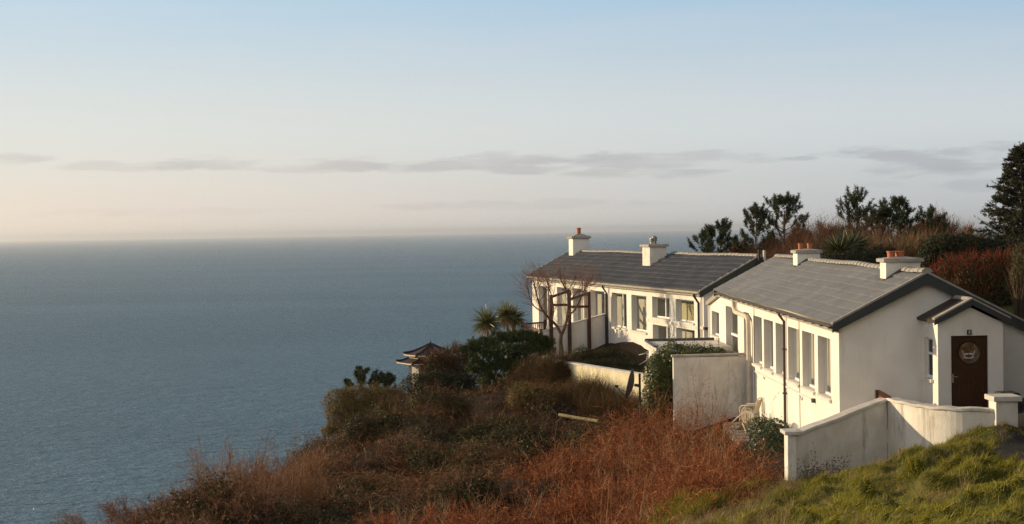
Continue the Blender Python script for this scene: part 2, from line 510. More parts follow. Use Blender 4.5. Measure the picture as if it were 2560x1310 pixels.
class MB:
    def __init__(s):
        s.v, s.f, s.sm = [], [], []

    def add(s, vs, fs, smooth=False):
        o = len(s.v)
        s.v += [tuple(v) for v in vs]
        s.f += [tuple(i + o for i in f) for f in fs]
        s.sm += [smooth] * len(fs)
        return s

    def box(s, x0, x1, y0, y1, z0, z1):
        return s.obox(Vector(((x0 + x1) / 2, (y0 + y1) / 2, (z0 + z1) / 2)), Vector(((x1 - x0) / 2, 0, 0)), Vector((0, (y1 - y0) / 2, 0)), Vector((0, 0, (z1 - z0) / 2)))

    def obox(s, c, a, b, d):
        c, a, b, d = Vector(c), Vector(a), Vector(b), Vector(d)
        if a.cross(b).dot(d) < 0:
            a = -a
        vs = [c - a - b - d, c + a - b - d, c + a + b - d, c - a + b - d, c - a - b + d, c + a - b + d, c + a + b + d, c - a + b + d]
        return s.add(vs, [(3, 2, 1, 0), (4, 5, 6, 7), (0, 1, 5, 4), (1, 2, 6, 5), (2, 3, 7, 6), (3, 0, 4, 7)])

    def bar(s, p, q, w, h, upv=(0, 0, 1)):
        p, q = Vector(p), Vector(q)
        d = q - p
        upv = Vector(upv)
        side = d.cross(upv)
        if side.length < 1e-6:
            side = d.cross(Vector((1, 0, 0)))
        side.normalize()
        u = side.cross(d).normalized()
        return s.obox((p + q) / 2, side * (w / 2), d / 2, u * (h / 2))

    def prism(s, poly, ext):
        ext = Vector(ext)
        n = len(poly)
        P = [Vector(q) for q in poly]
        vs = P + [q + ext for q in P]
        fs = [tuple(range(n))[::-1], tuple(range(n, 2 * n))] + [(i, (i + 1) % n, n + (i + 1) % n, n + i) for i in range(n)]
        nrm = Vector((0, 0, 0))
        for i in range(n):
            nrm += P[i].cross(P[(i + 1) % n])
        if nrm.dot(ext) < 0:
            fs = [f[::-1] for f in fs]
        return s.add(vs, fs)

    def tube(s, pts, rad, n=8, caps=True):
        pts = [Vector(q) for q in pts]
        k = len(pts)
        rs = rad if hasattr(rad, '__len__') else [rad] * k
        vs, fs = [], []
        ref = None
        for i, q in enumerate(pts):
            d = (pts[min(i + 1, k - 1)] - pts[max(i - 1, 0)]).normalized()
            if ref is None:
                ref = d.orthogonal().normalized()
            ref = (ref - d * ref.dot(d)).normalized()
            o = d.cross(ref)
            for j in range(n):
                a = 2 * PI * j / n
                vs.append(q + (ref * math.cos(a) + o * math.sin(a)) * rs[i])
        for i in range(k - 1):
            for j in range(n):
                fs.append((i * n + j, i * n + (j + 1) % n, (i + 1) * n + (j + 1) % n, (i + 1) * n + j))
        if caps:
            fs.append(tuple(range(n))[::-1])
            fs.append(tuple(range((k - 1) * n, k * n)))
        return s.add(vs, fs, n > 4)

    def lathe(s, c, prof, n=20):
        c = Vector(c)
        vs, fs = [], []
        for (r, z) in prof:
            for j in range(n):
                a = 2 * PI * j / n
                vs.append(c + Vector((r * math.cos(a), r * math.sin(a), z)))
        for i in range(len(prof) - 1):
            for j in range(n):
                fs.append((i * n + j, i * n + (j + 1) % n, (i + 1) * n + (j + 1) % n, (i + 1) * n + j))
        fs.append(tuple(range(n))[::-1])
        fs.append(tuple(range((len(prof) - 1) * n, len(prof) * n)))
        return s.add(vs, fs, True)

    def build(s, name, material, parent=None, bevel=0.0):
        me = bpy.data.meshes.new(name)
        me.from_pydata(s.v, [], s.f)
        me.polygons.foreach_set('use_smooth', s.sm)
        me.update()
        o = link(name, me, material, parent, bevel)
        if any(s.sm):
            try:
                me.set_sharp_from_angle(angle=R(40))
            except Exception:
                pass
        return o


# ------------------------------------------------------------------ numpy noise and ground
def vnoise(x, y, seed=0):
    xi, yi = np.floor(x).astype(np.int64), np.floor(y).astype(np.int64)
    xf, yf = x - xi, y - yi
    xf, yf = xf * xf * (3 - 2 * xf), yf * yf * (3 - 2 * yf)

    def hsh(a, b):
        n = (a * 374761393 + b * 668265263 + seed * 1442695041) & 0xFFFFFFFF
        n = ((n ^ (n >> 13)) * 1274126177) & 0xFFFFFFFF
        return ((n ^ (n >> 16)) & 0xFFFF) / 65535.0
    a, b_, c, d = hsh(xi, yi), hsh(xi + 1, yi), hsh(xi, yi + 1), hsh(xi + 1, yi + 1)
    return (a * (1 - xf) + b_ * xf) * (1 - yf) + (c * (1 - xf) + d * xf) * yf


def fbm(x, y, seed=0, o=4):
    t, a, s_ = 0, .5, 0
    for i in range(o):
        t = t + a * vnoise(x * 2 ** i + 17.3 * i, y * 2 ** i - 9.1 * i, seed + i)
        s_ += a
        a *= .5
    return t / s_


def gp(px, py, Y):
    q = at(px, py, Y)
    return (q.x, q.y, q.z)


CTRL = [
    # the bank the photo was taken from
    (0, 0, -1.7), (6, 0, -1.5), (12, 0, -1.0), (-6, 0, -2.6), (-14, 0, -8), (3, 10, -2.9), (9, 10, -2.3), (14, 12, -2.2), (-3, 12, -4.2),
    gp(2560, 1330, 18), gp(2330, 1330, 21), gp(2100, 1330, 24.5), gp(1750, 1350, 25), gp(2380, 1215, 27), gp(2200, 1250, 28.5),
    gp(1960, 1270, 31), gp(2440, 1108, 33.5), gp(2425, 1132, 30.5), gp(2400, 1122, 33.4), gp(2320, 1152, 34.0), gp(2265, 1175, 34.8), gp(2220, 1192, 35.6),
    gp(2100, 1198, 34.6), gp(1975, 1215, 34.4), gp(1830, 1270, 32), gp(1720, 1310, 30.5), gp(2395, 1158, 29.5),
    (10.85, 31.4, -4.95), (11.1, 30.4, -5.0), (11.1, 32.3, -4.95), (11.1, 28.8, -4.9), (11.8, 34.0, -4.64), (12.0, 33.6, -4.66), (13.0, 34, -4.75), (12.3, 32.2, -4.85), (13.2, 31, -4.9), (12.4, 29, -4.9), (11.9, 36.5, -4.75), (13.5, 38, -4.6), (10.5, 37.5, -5.4), (13, 27, -4.1),
    # round the cottage
    (8.3, 38.5, -6.1), (8.6, 43, -6.3), (8.4, 47, -6.38), (8.4, 49.5, -6.45), (7.5, 54, -6.4), (8, 60, -6.3), (6.9, 36.3, -6.1),
    (11, 45, -4.9), (11, 57, -4.9), (14.5, 45, -3.6), (14.5, 56, -3.6), (15, 38, -4.0), (18, 48, -2.8), (24, 50, -1.8), (24, 38, -2.4),
    # courtyard and far house
    (6.9, 67, -6.05), (5.3, 66, -5.95), (4.2, 70, -6.0), (6, 60, -6.5), (11.5, 66, -5.5), (9, 80, -5.5), (3.5, 76, -6.6), (2.6, 86, -7.2), (3, 93, -8.5),
    (1.8, 71, -6.9), (13.5, 70, -3.6), (12, 86, -3.6),
    # scrub hollow
    (5.6, 48, -6.85), (6.6, 42, -6.9), (6.4, 38, -6.6), (4.6, 34, -6.4), (2.0, 31, -6.55), (-1, 30, -6.7), (3, 40, -7.25), (0.6, 44, -7.5), (2.8, 47, -7.5), (3.4, 54, -7.1),
    (0, 54, -7.4), (0.5, 62, -7.0), (1.2, 67, -6.9), (-2.5, 60, -7.7), (-1.7, 69, -8.2), (-3.0, 48, -8.0), (-3.4, 38, -7.6), (-5, 30, -7.4),
    gp(250, 1375, 36), gp(450, 1315, 39), gp(620, 1265, 42), gp(720, 1185, 50), gp(820, 1125, 58), gp(870, 1080, 66), gp(1000, 1055, 70), gp(930, 1040, 76), gp(1060, 1000, 88),
    (-0.5, 80, -9.2), (0.5, 88, -10), (-3.5, 92, -10.2), (-7, 84, -11.5),
    # the cliff beyond the crest
    (-12, 30, -11), (-14, 40, -14), (-14, 52, -17), (-13, 66, -18), (-14, 82, -21), (-11, 100, -22), (0, 108, -18), (8, 108, -12),
    (-34, 30, -44), (-38, 60, -52), (-34, 95, -56), (-16, 130, -52), (6, 140, -44), (-60, 20, -72), (-70, 70, -76), (-45, 140, -78), (0, 180, -76),
    (-30, -10, -30), (-60, -20, -70), (50, 200, -74), (80, 190, -70),
    # wooded slope behind
    (14, 80, -3.4), (18, 86, -2.9), (22, 84, -2.6), (27, 82, -2.6), (26, 70, -2.4), (20, 66, -2.9), (30, 96, -4.5), (18, 100, -6), (34, 130, -26), (50, 90, 2), 
    (9.8, 36.35, -5.9), (9.2, 36.1, -6.05), (10.0, 35.6, -5.75), (8.4, 35.6, -6.0),
    # unseen hillside right and behind; its near bank added to darken the porch
    (15.2, 30, -4.3), (16.6, 30, 1.5), (16.6, 24, 2.5), (16.2, 34.5, 0.5), (15.5, 20, 0.5), (19, 28, 5.5), (26, 30, 9), (22, 16, 6), (45, 52, 4), (60, 82, 5), (62, 20, 11), (28, 0, 5), (14, -10, 1), (10, -32, 2), (-12, -34, -2), (90, 0, 16), (45, -35, 9), (34, 60, 1), (100, 120, 8),
]
_c = np.array(CTRL, dtype=np.float64)


def _ker(d2):
    return -np.sqrt(d2 + 1.2)


_n = len(_c)
_A = np.zeros((_n + 3, _n + 3))
_A[:_n, :_n] = _ker(((_c[:, None, :2] - _c[None, :, :2]) ** 2).sum(-1)) - 0.02 * np.eye(_n)
_A[:_n, _n] = 1
_A[:_n, _n + 1:] = _c[:, :2]
_A[_n, :_n] = 1
_A[_n + 1:, :_n] = _c[:, :2].T
_w = np.linalg.solve(_A, np.concatenate([_c[:, 2], np.zeros(3)]))


def inpoly(x, y, poly):
    x, y = np.asarray(x), np.asarray(y)
    r = np.zeros(x.shape, bool)
    n = len(poly)
    for i in range(n):
        (x0, y0), (x1, y1) = poly[i], poly[(i + 1) % n]
        if y0 == y1:
            continue
        c = ((y0 > y) != (y1 > y)) & (x < (x1 - x0) * (y - y0) / (y1 - y0) + x0)
        r ^= c
    return r


GRASS = [(1.0, 12), (2.6, 22), (3.6, 29.5), (5.4, 32.2), (6.5, 34.6), (7.0, 35.0), (9.95, 36.5), (10.2, 34.8), (11.4, 34.0), (12.15, 33.95), (12.1, 33.3), (11.5, 32.9),
         (10.75, 32.2), (10.45, 31), (10.55, 29), (11.0, 26), (12.2, 21), (13, 18), (11, 12)]


def ground(x, y, bumps=True):
    x, y = np.asarray(x, dtype=np.float64), np.asarray(y, dtype=np.float64)
    sh = x.shape
    x, y = x.ravel(), y.ravel()
    z = np.empty_like(x)
    for i in range(0, len(x), 20000):
        xs, ys = x[i:i + 20000], y[i:i + 20000]
        d2 = (xs[:, None] - _c[None, :, 0]) ** 2 + (ys[:, None] - _c[None, :, 1]) ** 2
        z[i:i + 20000] = _ker(d2) @ _w[:_n] + _w[_n] + _w[_n + 1] * xs + _w[_n + 2] * ys
    if bumps:
        g_ = inpoly(x, y, GRASS)
        t = fbm(x * 1.1, y * .8, 5, 4)
        t2 = np.maximum(0, fbm(x * 1.9, y * 1.5, 11, 3) - .5)
        sc_ = np.clip((5.6 - x) / 2.5, 0, 1) * np.clip((x + 9) / 3, 0, 1) * np.clip((y - 29) / 4, 0, 1) * np.clip((66 - y) / 5, 0, 1)
        rl = fbm(x * .42 + 2.0, y * .33, 77, 3) - .5
        z = z + np.where(g_, (t - .5) * .34 + t2 * np.where(y > 31, .35, 1.0) + (fbm(x * 3.1, y * 2.4, 19, 2) - .5) * .10, (t - .5) * .25 + sc_ * rl * 2.2 - 1.3 * np.exp(-(((x - 2.5) / 1.3) ** 2 + ((y - 47.9) / 2.0) ** 2)))
    return z.reshape(sh)


def gz(x, y):
    return float(ground(np.array([x]), np.array([y]))[0])


# ------------------------------------------------------------------ setting: ground, sea, path
xs = np.concatenate([np.arange(-120, -20, 6.0), np.arange(-20, -8, 1.0), np.arange(-8, 2, .35), np.arange(2, 13.5, .12), np.arange(13.5, 40, 1.0), np.arange(40, 121, 8.0)])
ys = np.concatenate([np.arange(-40, 0, 6.0), np.arange(0, 12, 1.0), np.arange(12, 38, .14), np.arange(38, 80, .5), np.arange(80, 120, 2.0), np.arange(120, 221, 8.0)])
gx, gy = np.meshgrid(xs, ys)
gzv = ground(gx, gy)
nx_, ny_ = len(xs), len(ys)
idx = np.arange(nx_ * ny_).reshape(ny_, nx_)
Fq = np.stack([idx[:-1, :-1], idx[:-1, 1:], idx[1:, 1:], idx[1:, :-1]], -1).reshape(-1, 4)
go = np_obj('ground', np.stack([gx, gy, gzv], -1).reshape(-1, 3), Fq, M['ground'])
tag(go, 'steep earth and turf hillside falling away to the sea', None, None, 'structure')
a_ = go.data.attributes.new('turf', 'FLOAT', 'POINT')
tm = inpoly(gx.ravel(), gy.ravel(), GRASS).astype(np.float32)
a_.data.foreach_set('value', tm)
tm = np.maximum(tm, ((gx.ravel() > 15) | (gy.ravel() < 12)).astype(np.float32))  # unseen hillside set to turf for its warm bounce light
a_.data.foreach_set('value', tm)
go.data.polygons.foreach_set('use_smooth', np.ones(len(Fq), bool))

SEA_Z = -60.0
th = np.linspace(0, 2 * PI, 97)[:-1]
rad = np.array([0.0, 300, 1000, 3000, 9000, 20000, 40000])
sv, sf = [(0, 0, SEA_Z)], []
for r_ in rad[1:]:
    sv += [(r_ * math.cos(t), r_ * math.sin(t), SEA_Z) for t in th]
for j in range(96):
    sf.append((0, 1 + j, 1 + (j + 1) % 96))
for i in range(len(rad) - 2):
    for j in range(96):
        a0, b0 = 1 + i * 96, 1 + (i + 1) * 96
        sf.append((a0 + j, b0 + j, b0 + (j + 1) % 96, a0 + (j + 1) % 96))
sea = MB().add(sv, sf).build('sea', M['sea'])
tag(sea, 'calm grey blue sea reaching the horizon', None, None, 'structure')

# gravel path along the right of the grass mound
pp = [(10.95, 38.0), (13.6, 38.0), (14.5, 30), (15.5, 20), (13.2, 20), (11.2, 26), (10.5, 29), (10.35, 31), (10.6, 32.2), (11.4, 33.0), (11.6, 33.9), (12.4, 34.0), (11.5, 35.6)]
px_ = np.arange(10.2, 16, .12)
py_ = np.arange(20, 38.01, .12)
mx_, my_ = np.meshgrid(px_, py_)
mz_ = ground(mx_, my_) + .02
ins = inpoly(mx_ + .06, my_ + .06, pp)
ii = np.arange(mx_.size).reshape(mx_.shape)
pf = np.stack([ii[:-1, :-1], ii[:-1, 1:], ii[1:, 1:], ii[1:, :-1]], -1)[ins[:-1, :-1]].reshape(-1, 4)
po = np_obj('path', np.stack([mx_, my_, mz_], -1).reshape(-1, 3), pf, M['gravel'])
tag(po, 'gravel path beside the grass mound, coloured dark as if in shadow', None, None, 'structure')


# ------------------------------------------------------------------ building helpers
def wall_holes(mb, O, D, N, T, z0, ztop, holes, depth):
    """wall face in the plane O + D*t, outward normal N; ztop is a function of t; holes (t0,t1,z0,z1) with reveals going in by depth"""
    tsv = sorted({0.0, T, *[h_[0] for h_ in holes], *[h_[1] for h_ in holes]})
    zsv = sorted({z0, *[h_[2] for h_ in holes], *[h_[3] for h_ in holes]})
    up_ = Vector((0, 0, 1))

    def P(t, z, d=0.0):
        return Vector((O.x, O.y, 0)) + D * t + up_ * z - N * d
    flip = D.cross(up_).dot(N) < 0

    def quad(a, b_, c, d):
        mb.add([a, b_, c, d] if not flip else [d, c, b_, a], [(0, 1, 2, 3)])
    for i in range(len(tsv) - 1):
        ta, tb = tsv[i], tsv[i + 1]
        for j in range(len(zsv)):
            za = zsv[j]
            last = j == len(zsv) - 1
            zb = None if last else zsv[j + 1]
            if not last and any(h_[0] <= ta and tb <= h_[1] and h_[2] <= za and zb <= h_[3] for h_ in holes):
                continue
            quad(P(ta, za), P(tb, za), P(tb, ztop(tb) if last else zb), P(ta, ztop(ta) if last else zb))
    for (a, b_, c, d) in holes:
        quad(P(a, c), P(a, c, depth), P(a, d, depth), P(a, d))
        quad(P(b_, c, depth), P(b_, c), P(b_, d), P(b_, d, depth))
        quad(P(a, c), P(b_, c), P(b_, c, depth), P(a, c, depth))
        quad(P(a, d, depth), P(b_, d, depth), P(b_, d), P(a, d))


def window(parent, O, D, N, h_, depth, mull=(), trans=(), sill=True, room=.9, room_mat='room', curtain=0.0, name='window', sill_out=.07, fw_=.055):
    t0, t1, z0, z1 = h_
    up_ = Vector((0, 0, 1))

    def P(t, z, d=0.0):
        return Vector((O.x, O.y, 0)) + D * t + up_ * z - N * d
    f = MB()
    dd = depth - .03

    def fb(ta, tb, za, zb):
        f.obox(P((ta + tb) / 2, (za + zb) / 2, dd), D * ((tb - ta) / 2), N * .03, up_ * ((zb - za) / 2))
    e = .003
    fb(t0 + e, t0 + fw_, z0 + e, z1 - e)
    fb(t1 - fw_, t1 - e, z0 + e, z1 - e)
    fb(t0 + fw_, t1 - fw_, z0 + e, z0 + fw_ * 1.5)
    fb(t0 + fw_, t1 - fw_, z1 - fw_, z1 - e)
    for q in mull:
        t = t0 + (t1 - t0) * q
        fb(t - fw_ * .7, t + fw_ * .7, z0 + fw_ * 1.5, z1 - fw_)
    for (qa, qb, qz) in trans:
        z = z0 + (z1 - z0) * qz
        fb(t0 + (t1 - t0) * qa + fw_ * .7, t0 + (t1 - t0) * qb - fw_ * .7, z - fw_ * .6, z + fw_ * .6)
    w = f.build(name, M['pvc'], parent)
    g_ = MB()
    g_.add([P(t0 + .01, z0 + .01, depth), P(t1 - .01, z0 + .01, depth), P(t1 - .01, z1 - .01, depth), P(t0 + .01, z1 - .01, depth)], [(0, 1, 2, 3)])
    g_.build('pane', M['glass'], w)
    if sill:
        s_ = MB()
        lip = .05
        A = [P(t0 - .04, z0 - .07, -sill_out), P(t0 - .04, z0 + .005, -sill_out), P(t0 - .04, z0 + .03, .0), P(t0 - .04, z0 - .07, .0)]
        s_.prism(A, D * (t1 - t0 + .08))
        s_.obox(P((t0 + t1) / 2, z0 + .012, depth * .5), D * ((t1 - t0) / 2 - .004), N * (depth * .5 - .005), up_ * .012)
        s_.build('sill', M['sill'], w)
    if room and room_mat == 'own':
        r_ = MB()
        a, b_, c, d = t0 - .15, t1 + .15, z0 - .12, z1 + .1
        d1, d2 = depth + .012, depth + room
        vs = [P(a, c, d1), P(b_, c, d1), P(b_, d, d1), P(a, d, d1), P(a, c, d2), P(b_, c, d2), P(b_, d, d2), P(a, d, d2)]
        r_.add(vs, [(4, 5, 6, 7), (0, 1, 5, 4), (2, 3, 7, 6), (0, 4, 7, 3), (1, 2, 6, 5)])
        r_.build('room_lining', M[room_mat], w)
    if curtain:
        c_ = MB()
        n = 14
        wq = (t1 - t0) * abs(curtain)
        ts_ = [(t0 if curtain > 0 else t1 - wq) + wq * k / n for k in range(n + 1)]
        for k in range(n):
            o1, o2 = .10 + .025 * (k % 2), .10 + .025 * ((k + 1) % 2)
            c_.add([P(ts_[k], z0 + .02, depth + o1), P(ts_[k + 1], z0 + .02, depth + o2), P(ts_[k + 1], z1 - .02, depth + o2), P(ts_[k], z1 - .02, depth + o1)], [(0, 1, 2, 3)])
        c_.build('curtain', M['curtain'], w)
    return w


def tile_roof(name, E0, E1, G0, G1, parent, courses=8, period=.15, amp=.022, step=.035, seed=1, tmat='tile'):
    """ribbed tile slope between eave E0-E1 and ridge G0-G1, laid in stepped courses"""
    E0, E1, G0, G1 = [np.array(q, dtype=np.float64) for q in (E0, E1, G0, G1)]
    L = np.linalg.norm(E1 - E0)
    nrm = np.cross(E1 - E0, G0 - E0)
    nrm /= np.linalg.norm(nrm)
    if nrm[2] < 0:
        nrm = -nrm
    per = 10
    nr = int(round(L / period))
    nu = nr * per + 1
    u = np.linspace(0, 1, nu)
    ph = (np.arange(nu) % per) / per
    prof = amp * np.sqrt(np.clip(1 - ((ph - .5) / .32) ** 2, 0, 1))
    rng = np.random.default_rng(seed)
    V, F, tone = [], [], []
    off = 0
    wav = .012 * np.sin(u * L * .9 + seed) + .010 * np.sin(u * L * .37 + 2.0 * seed)
    for k in range(courses):
        a, b_ = k / courses, (k + 1) / courses + .012
        b_ = min(b_, 1.0)
        lo = E0 + (E1 - E0) * u[:, None] * 1.0
        hi = G0 + (G1 - G0) * u[:, None]
        pl = lo + (hi - lo) * a
        ph_ = lo + (hi - lo) * b_
        lift = step + wav + rng.normal(0, .0015, nu)
        low = pl + nrm * (prof + lift)[:, None]
        upp = ph_ + nrm * (prof + wav)[:, None]
        under = pl + nrm * (wav - .002)[:, None] + (hi - lo) * .004
        V += [under, low, upp]
        i = np.arange(nu - 1)
        for r_ in (0, 1):
            F.append(np.stack([off + r_ * nu + i, off + r_ * nu + i + 1, off + (r_ + 1) * nu + i + 1, off + (r_ + 1) * nu + i], -1))
            sh = 3 if k % 2 else 0
            tl = rng.random(nr // 6 + 3)
            tone.append(tl[((i // per) + sh) // 6] * .40 + .25 + rng.random() * .10)
        off += 3 * nu
    V, F = np.concatenate(V), np.concatenate(F)
    fn = np.cross(V[F[0, 1]] - V[F[0, 0]], V[F[0, 3]] - V[F[0, 0]])
    a0 = F[nu - 1]
    fn = np.cross(V[a0[1]] - V[a0[0]], V[a0[3]] - V[a0[0]])
    if fn.dot(nrm) < 0:
        F = F[:, ::-1]
    o = np_obj(name, V, F, M[tmat], parent)
    t_ = o.data.attributes.new('tone', 'FLOAT', 'FACE')
    t_.data.foreach_set('value', np.concatenate(tone).astype(np.float32))
    o.data.polygons.foreach_set('use_smooth', np.ones(len(F), bool))
    o.data.set_sharp_from_angle(angle=R(50))
    return o


def ridge_tiles(G0, G1, parent, r_=.13, n_seg=None, gaps=(), seed=0):
    G0, G1 = Vector(G0), Vector(G1)
    L = (G1 - G0).length
    n_seg = n_seg or int(L / .38)
    d = (G1 - G0).normalized()
    side = d.cross(Vector((0, 0, 1))).normalized()
    u = side.cross(d).normalized()
    rnd = random.Random(seed)
    mb = MB()
    rows = []

    def flush():
        if len(rows) > 1:
            vs = [p_ for row in rows for p_ in row]
            fs = [(i * 9 + j, i * 9 + j + 1, (i + 1) * 9 + j + 1, (i + 1) * 9 + j) for i in range(len(rows) - 1) for j in range(8)]
            n_ = (len(rows) - 1) * 9
            fs += [tuple(range(9))[::-1], tuple(range(n_, n_ + 9))]
            MB().add(vs, fs, True).build('ridge_tiles', M['ridge'], parent)
        rows.clear()
    for k in range(n_seg):
        t0, t1 = L * k / n_seg, L * (k + 1) / n_seg
        if any(a - .1 < t0 and t1 < b_ + .1 for (a, b_) in gaps):
            flush()
            continue
        zz = rnd.uniform(-.008, .008)
        for t, rr in ((t0 + .004, r_ * 1.08), (t1 - .004, r_ * .94)):
            rows.append([G0 + d * t + side * (math.cos(PI * j / 8) * rr) + u * (math.sin(PI * j / 8) * rr * .8 - .035 + zz + .015 * math.sin(t * .8 + seed)) for j in range(9)])
    flush()


def chimney(parent, cx, cy, w, t, zb, zt, D, S, capw=.09, caph=.13, dome=.0, mat_='wall', pots=(), capmat='cap', lab=None):
    """stack w wide along S and t thick along D"""
    mb = MB()
    c = Vector((cx, cy, (zb + zt) / 2))
    up_ = Vector((0, 0, 1))
    mb.obox(c, S * (w / 2), D * (t / 2), up_ * ((zt - zb) / 2))
    ch = mb.build('chimney', M[mat_], parent, .012)
    if lab:
        ch['label'] = lab
    cb = MB()
    cc = Vector((cx, cy, zt + caph / 2))
    cb.obox(cc, S * (w / 2 + capw), D * (t / 2 + capw), up_ * (caph / 2))
    z2 = zt + caph
    if dome:
        a, b_ = S * (w / 2 + capw), D * (t / 2 + capw)
        b0 = Vector((cx, cy, z2 + .002))
        tp = b0 + up_ * dome
        vs = [b0 - a - b_, b0 + a - b_, b0 + a + b_, b0 - a + b_, tp - a * .25 - b_ * .25, tp + a * .25 - b_ * .25, tp + a * .25 + b_ * .25, tp - a * .25 + b_ * .25]
        cb.add(vs, [(0, 1, 5, 4), (1, 2, 6, 5), (2, 3, 7, 6), (3, 0, 4, 7), (4, 5, 6, 7)])
    cb.build('chimney_cap', M[capmat], ch, .01)
    for (ds, dd, r_, h_, mt) in pots:
        q = Vector((cx, cy, z2 + dome - .02)) + S * ds + D * dd
        pb = MB()
        if mt == 'steel':
            pb.lathe(q, [(r_ * .8, 0), (r_ * .8, h_ * .35), (r_, h_ * .38), (r_ * 1.05, h_ * .85), (r_ * .8, h_ * .86), (r_ * .8, h_ * .92), (r_ * .5, h_ * 1.02), (.01, h_ * 1.05)], 18)
        else:
            pb.lathe(q, [(r_ * .92, 0), (r_ * .95, h_ * .78), (r_ * 1.1, h_ * .8), (r_ * 1.1, h_), (r_ * .82, h_), (r_ * .8, h_ * .6), (.01, h_ * .6)], 18)
        pb.build('chimney_pot', M[mt], ch)
    return ch


X_, Y_, Z_ = Vector((1, 0, 0)), Vector((0, 1, 0)), Vector((0, 0, 1))

# ================================================================== the near cottage
GY = 38.0
cw = at(2097, 830, GY)
XA = cw.x                                 # plane of the sunlit long wall
ROOFY0, ROOFY1 = 37.78, 56.7
eN, eF = at(2080, 812, ROOFY0), at(1789, 727.5, ROOFY1)
rN, rF = at(2318, 686, ROOFY0), at(1943, 643, ROOFY1)
XE, XR = (eN.x + eF.x) / 2, (rN.x + rF.x) / 2
eN.x = eF.x = XE
rN.x = rF.x = XR
XEr = XR + (XR - XE) * 1.5
XB = XEr - (XA - XE)
cot = empty('cottage', (XR, 47, -4.65), 'nearer white cottage with the arched porch gable, dark red door and six tall side windows', 'cottage')


def zeave(y):
    return eN.z + (eF.z - eN.z) * (y - ROOFY0) / (ROOFY1 - ROOFY0)


def zridge(y):
    return rN.z + (rF.z - rN.z) * (y - ROOFY0) / (ROOFY1 - ROOFY0)


def zroof(x, y):
    f = abs(x - XR) / (XR - XE)
    return zridge(y) + (zeave(y) - zridge(y)) * f


# long wall with openings; t runs from the gable (t=0) away
OW = Vector((XA, GY, 0))
NW = Vector((-1, 0, 0))


def wt(px, py):
    q = onplane(px, py, OW, NW)
    return q.y - GY, q.z


def hole(x0, x1, yt, yb):
    ta, za = wt(x0, yt)
    tb, zb_ = wt(x1, yt)
    _, zl = wt(x0, yb)
    return (tb, ta, zl, za)


six = [(1883, 1904, 787, 906.5), (1909, 1932, 796.5, 920), (1938.6, 1961.5, 806.5, 934), (1969.5, 1997.5, 816, 949.5), (2005, 2036, 826, 966.5), (2044, 2077, 838, 985)]
H6 = [hole(*q) for q in six]
zt6 = sum(h_[3] for h_ in H6) / 6
zb6 = sum(h_[2] for h_ in H6) / 6
H6 = [(a, b_, zb6 + (h2 - zb6) * .3, zt6 + (h3 - zt6) * .5) for (a, b_, h2, h3) in H6]
hd = hole(1814, 1845, 763.5, 884)
hs = hole(1779, 1797.5, 776, 837)
hp = hole(1859, 1872.5, 779, 893)
holes = sorted(H6 + [hd, hs, hp])
TW = 59.2 - GY
TMAIN = ROOFY1 - .25 - GY


def wall_top(t):
    if t <= TMAIN:
        return zeave(GY + t) + (XA - XE) * .45
    f = (t - TMAIN) / (TW - TMAIN)
    return zeave(ROOFY1) - .02 - .52 * f


# add a break in the top line where the lean-to begins
mb = MB()
wall_holes(mb, OW, Y_, NW, TMAIN, -8.0, wall_top, [h_ for h_ in holes if h_[1] < TMAIN], .24)
O2 = Vector((XA, GY + TMAIN, 0))
hl = [(h_[0] - TMAIN, h_[1] - TMAIN, h_[2], h_[3]) for h_ in holes if h_[0] >= TMAIN]
wall_holes(mb, O2, Y_, NW, TW - TMAIN, -8.0, lambda t: wall_top(t + TMAIN + 1e-6), hl, .24)
print('cottage openings', [tuple(round(v, 2) for v in h_) for h_ in holes], 'TMAIN', TMAIN)
# near gable, far gable, back wall, lean-to end
gz0 = -8.0
for (yy, rev) in ((GY, False), (GY + TMAIN, True)):
    pts = [Vector((XA, yy, gz0)), Vector((XB, yy, gz0)), Vector((XB, yy, zroof(XB, yy) - .06)), Vector((XR, yy, zridge(yy) - .06)), Vector((XA, yy, zroof(XA, yy) - .06))]
    mb.add(pts if not rev else pts[::-1], [(0, 1, 2, 3, 4)])
mb.add([Vector((XB, GY, gz0)), Vector((XB, GY + TMAIN, gz0)), Vector((XB, GY + TMAIN, zroof(XB, GY + TMAIN) - .06)), Vector((XB, GY, zroof(XB, GY) - .06))], [(0, 1, 2, 3)])
ye = GY + TW
mb.add([Vector((XA, ye, gz0)), Vector((XA, ye, wall_top(TW))), Vector((XB, ye, wall_top(TW))), Vector((XB, ye, gz0))], [(0, 1, 2, 3)])
mb.build('wall', M['wall'], cot)

for i, h_ in enumerate(H6):
    window(cot, OW, Y_, NW, h_, .24, mull=(.52,), room_mat='room', room=.6)
window(cot, OW, Y_, NW, hp, .24, mull=(.5,), room=.6)
window(cot, OW, Y_, NW, hs, .2, mull=(.4,), room=.6)
dw = window(cot, OW, Y_, NW, hd, .24, mull=(.42,), trans=((0, .42, .42), (.42, 1, .42)), sill=False, room=.6, name='french_door', fw_=.075)

# roof
rt1 = tile_roof('roof', (XE, ROOFY0, eN.z), (XE, ROOFY1, eF.z), (XR, ROOFY0, rN.z), (XR, ROOFY1, rF.z), cot, 8, .165, .042, .048, 3)
tile_roof('roof', (XEr, ROOFY0, zroof(XEr, ROOFY0)), (XEr, ROOFY1, zroof(XEr, ROOFY1)), (XR, ROOFY0, rN.z), (XR, ROOFY1, rF.z), cot, 8, .165, .042, .036, 5)
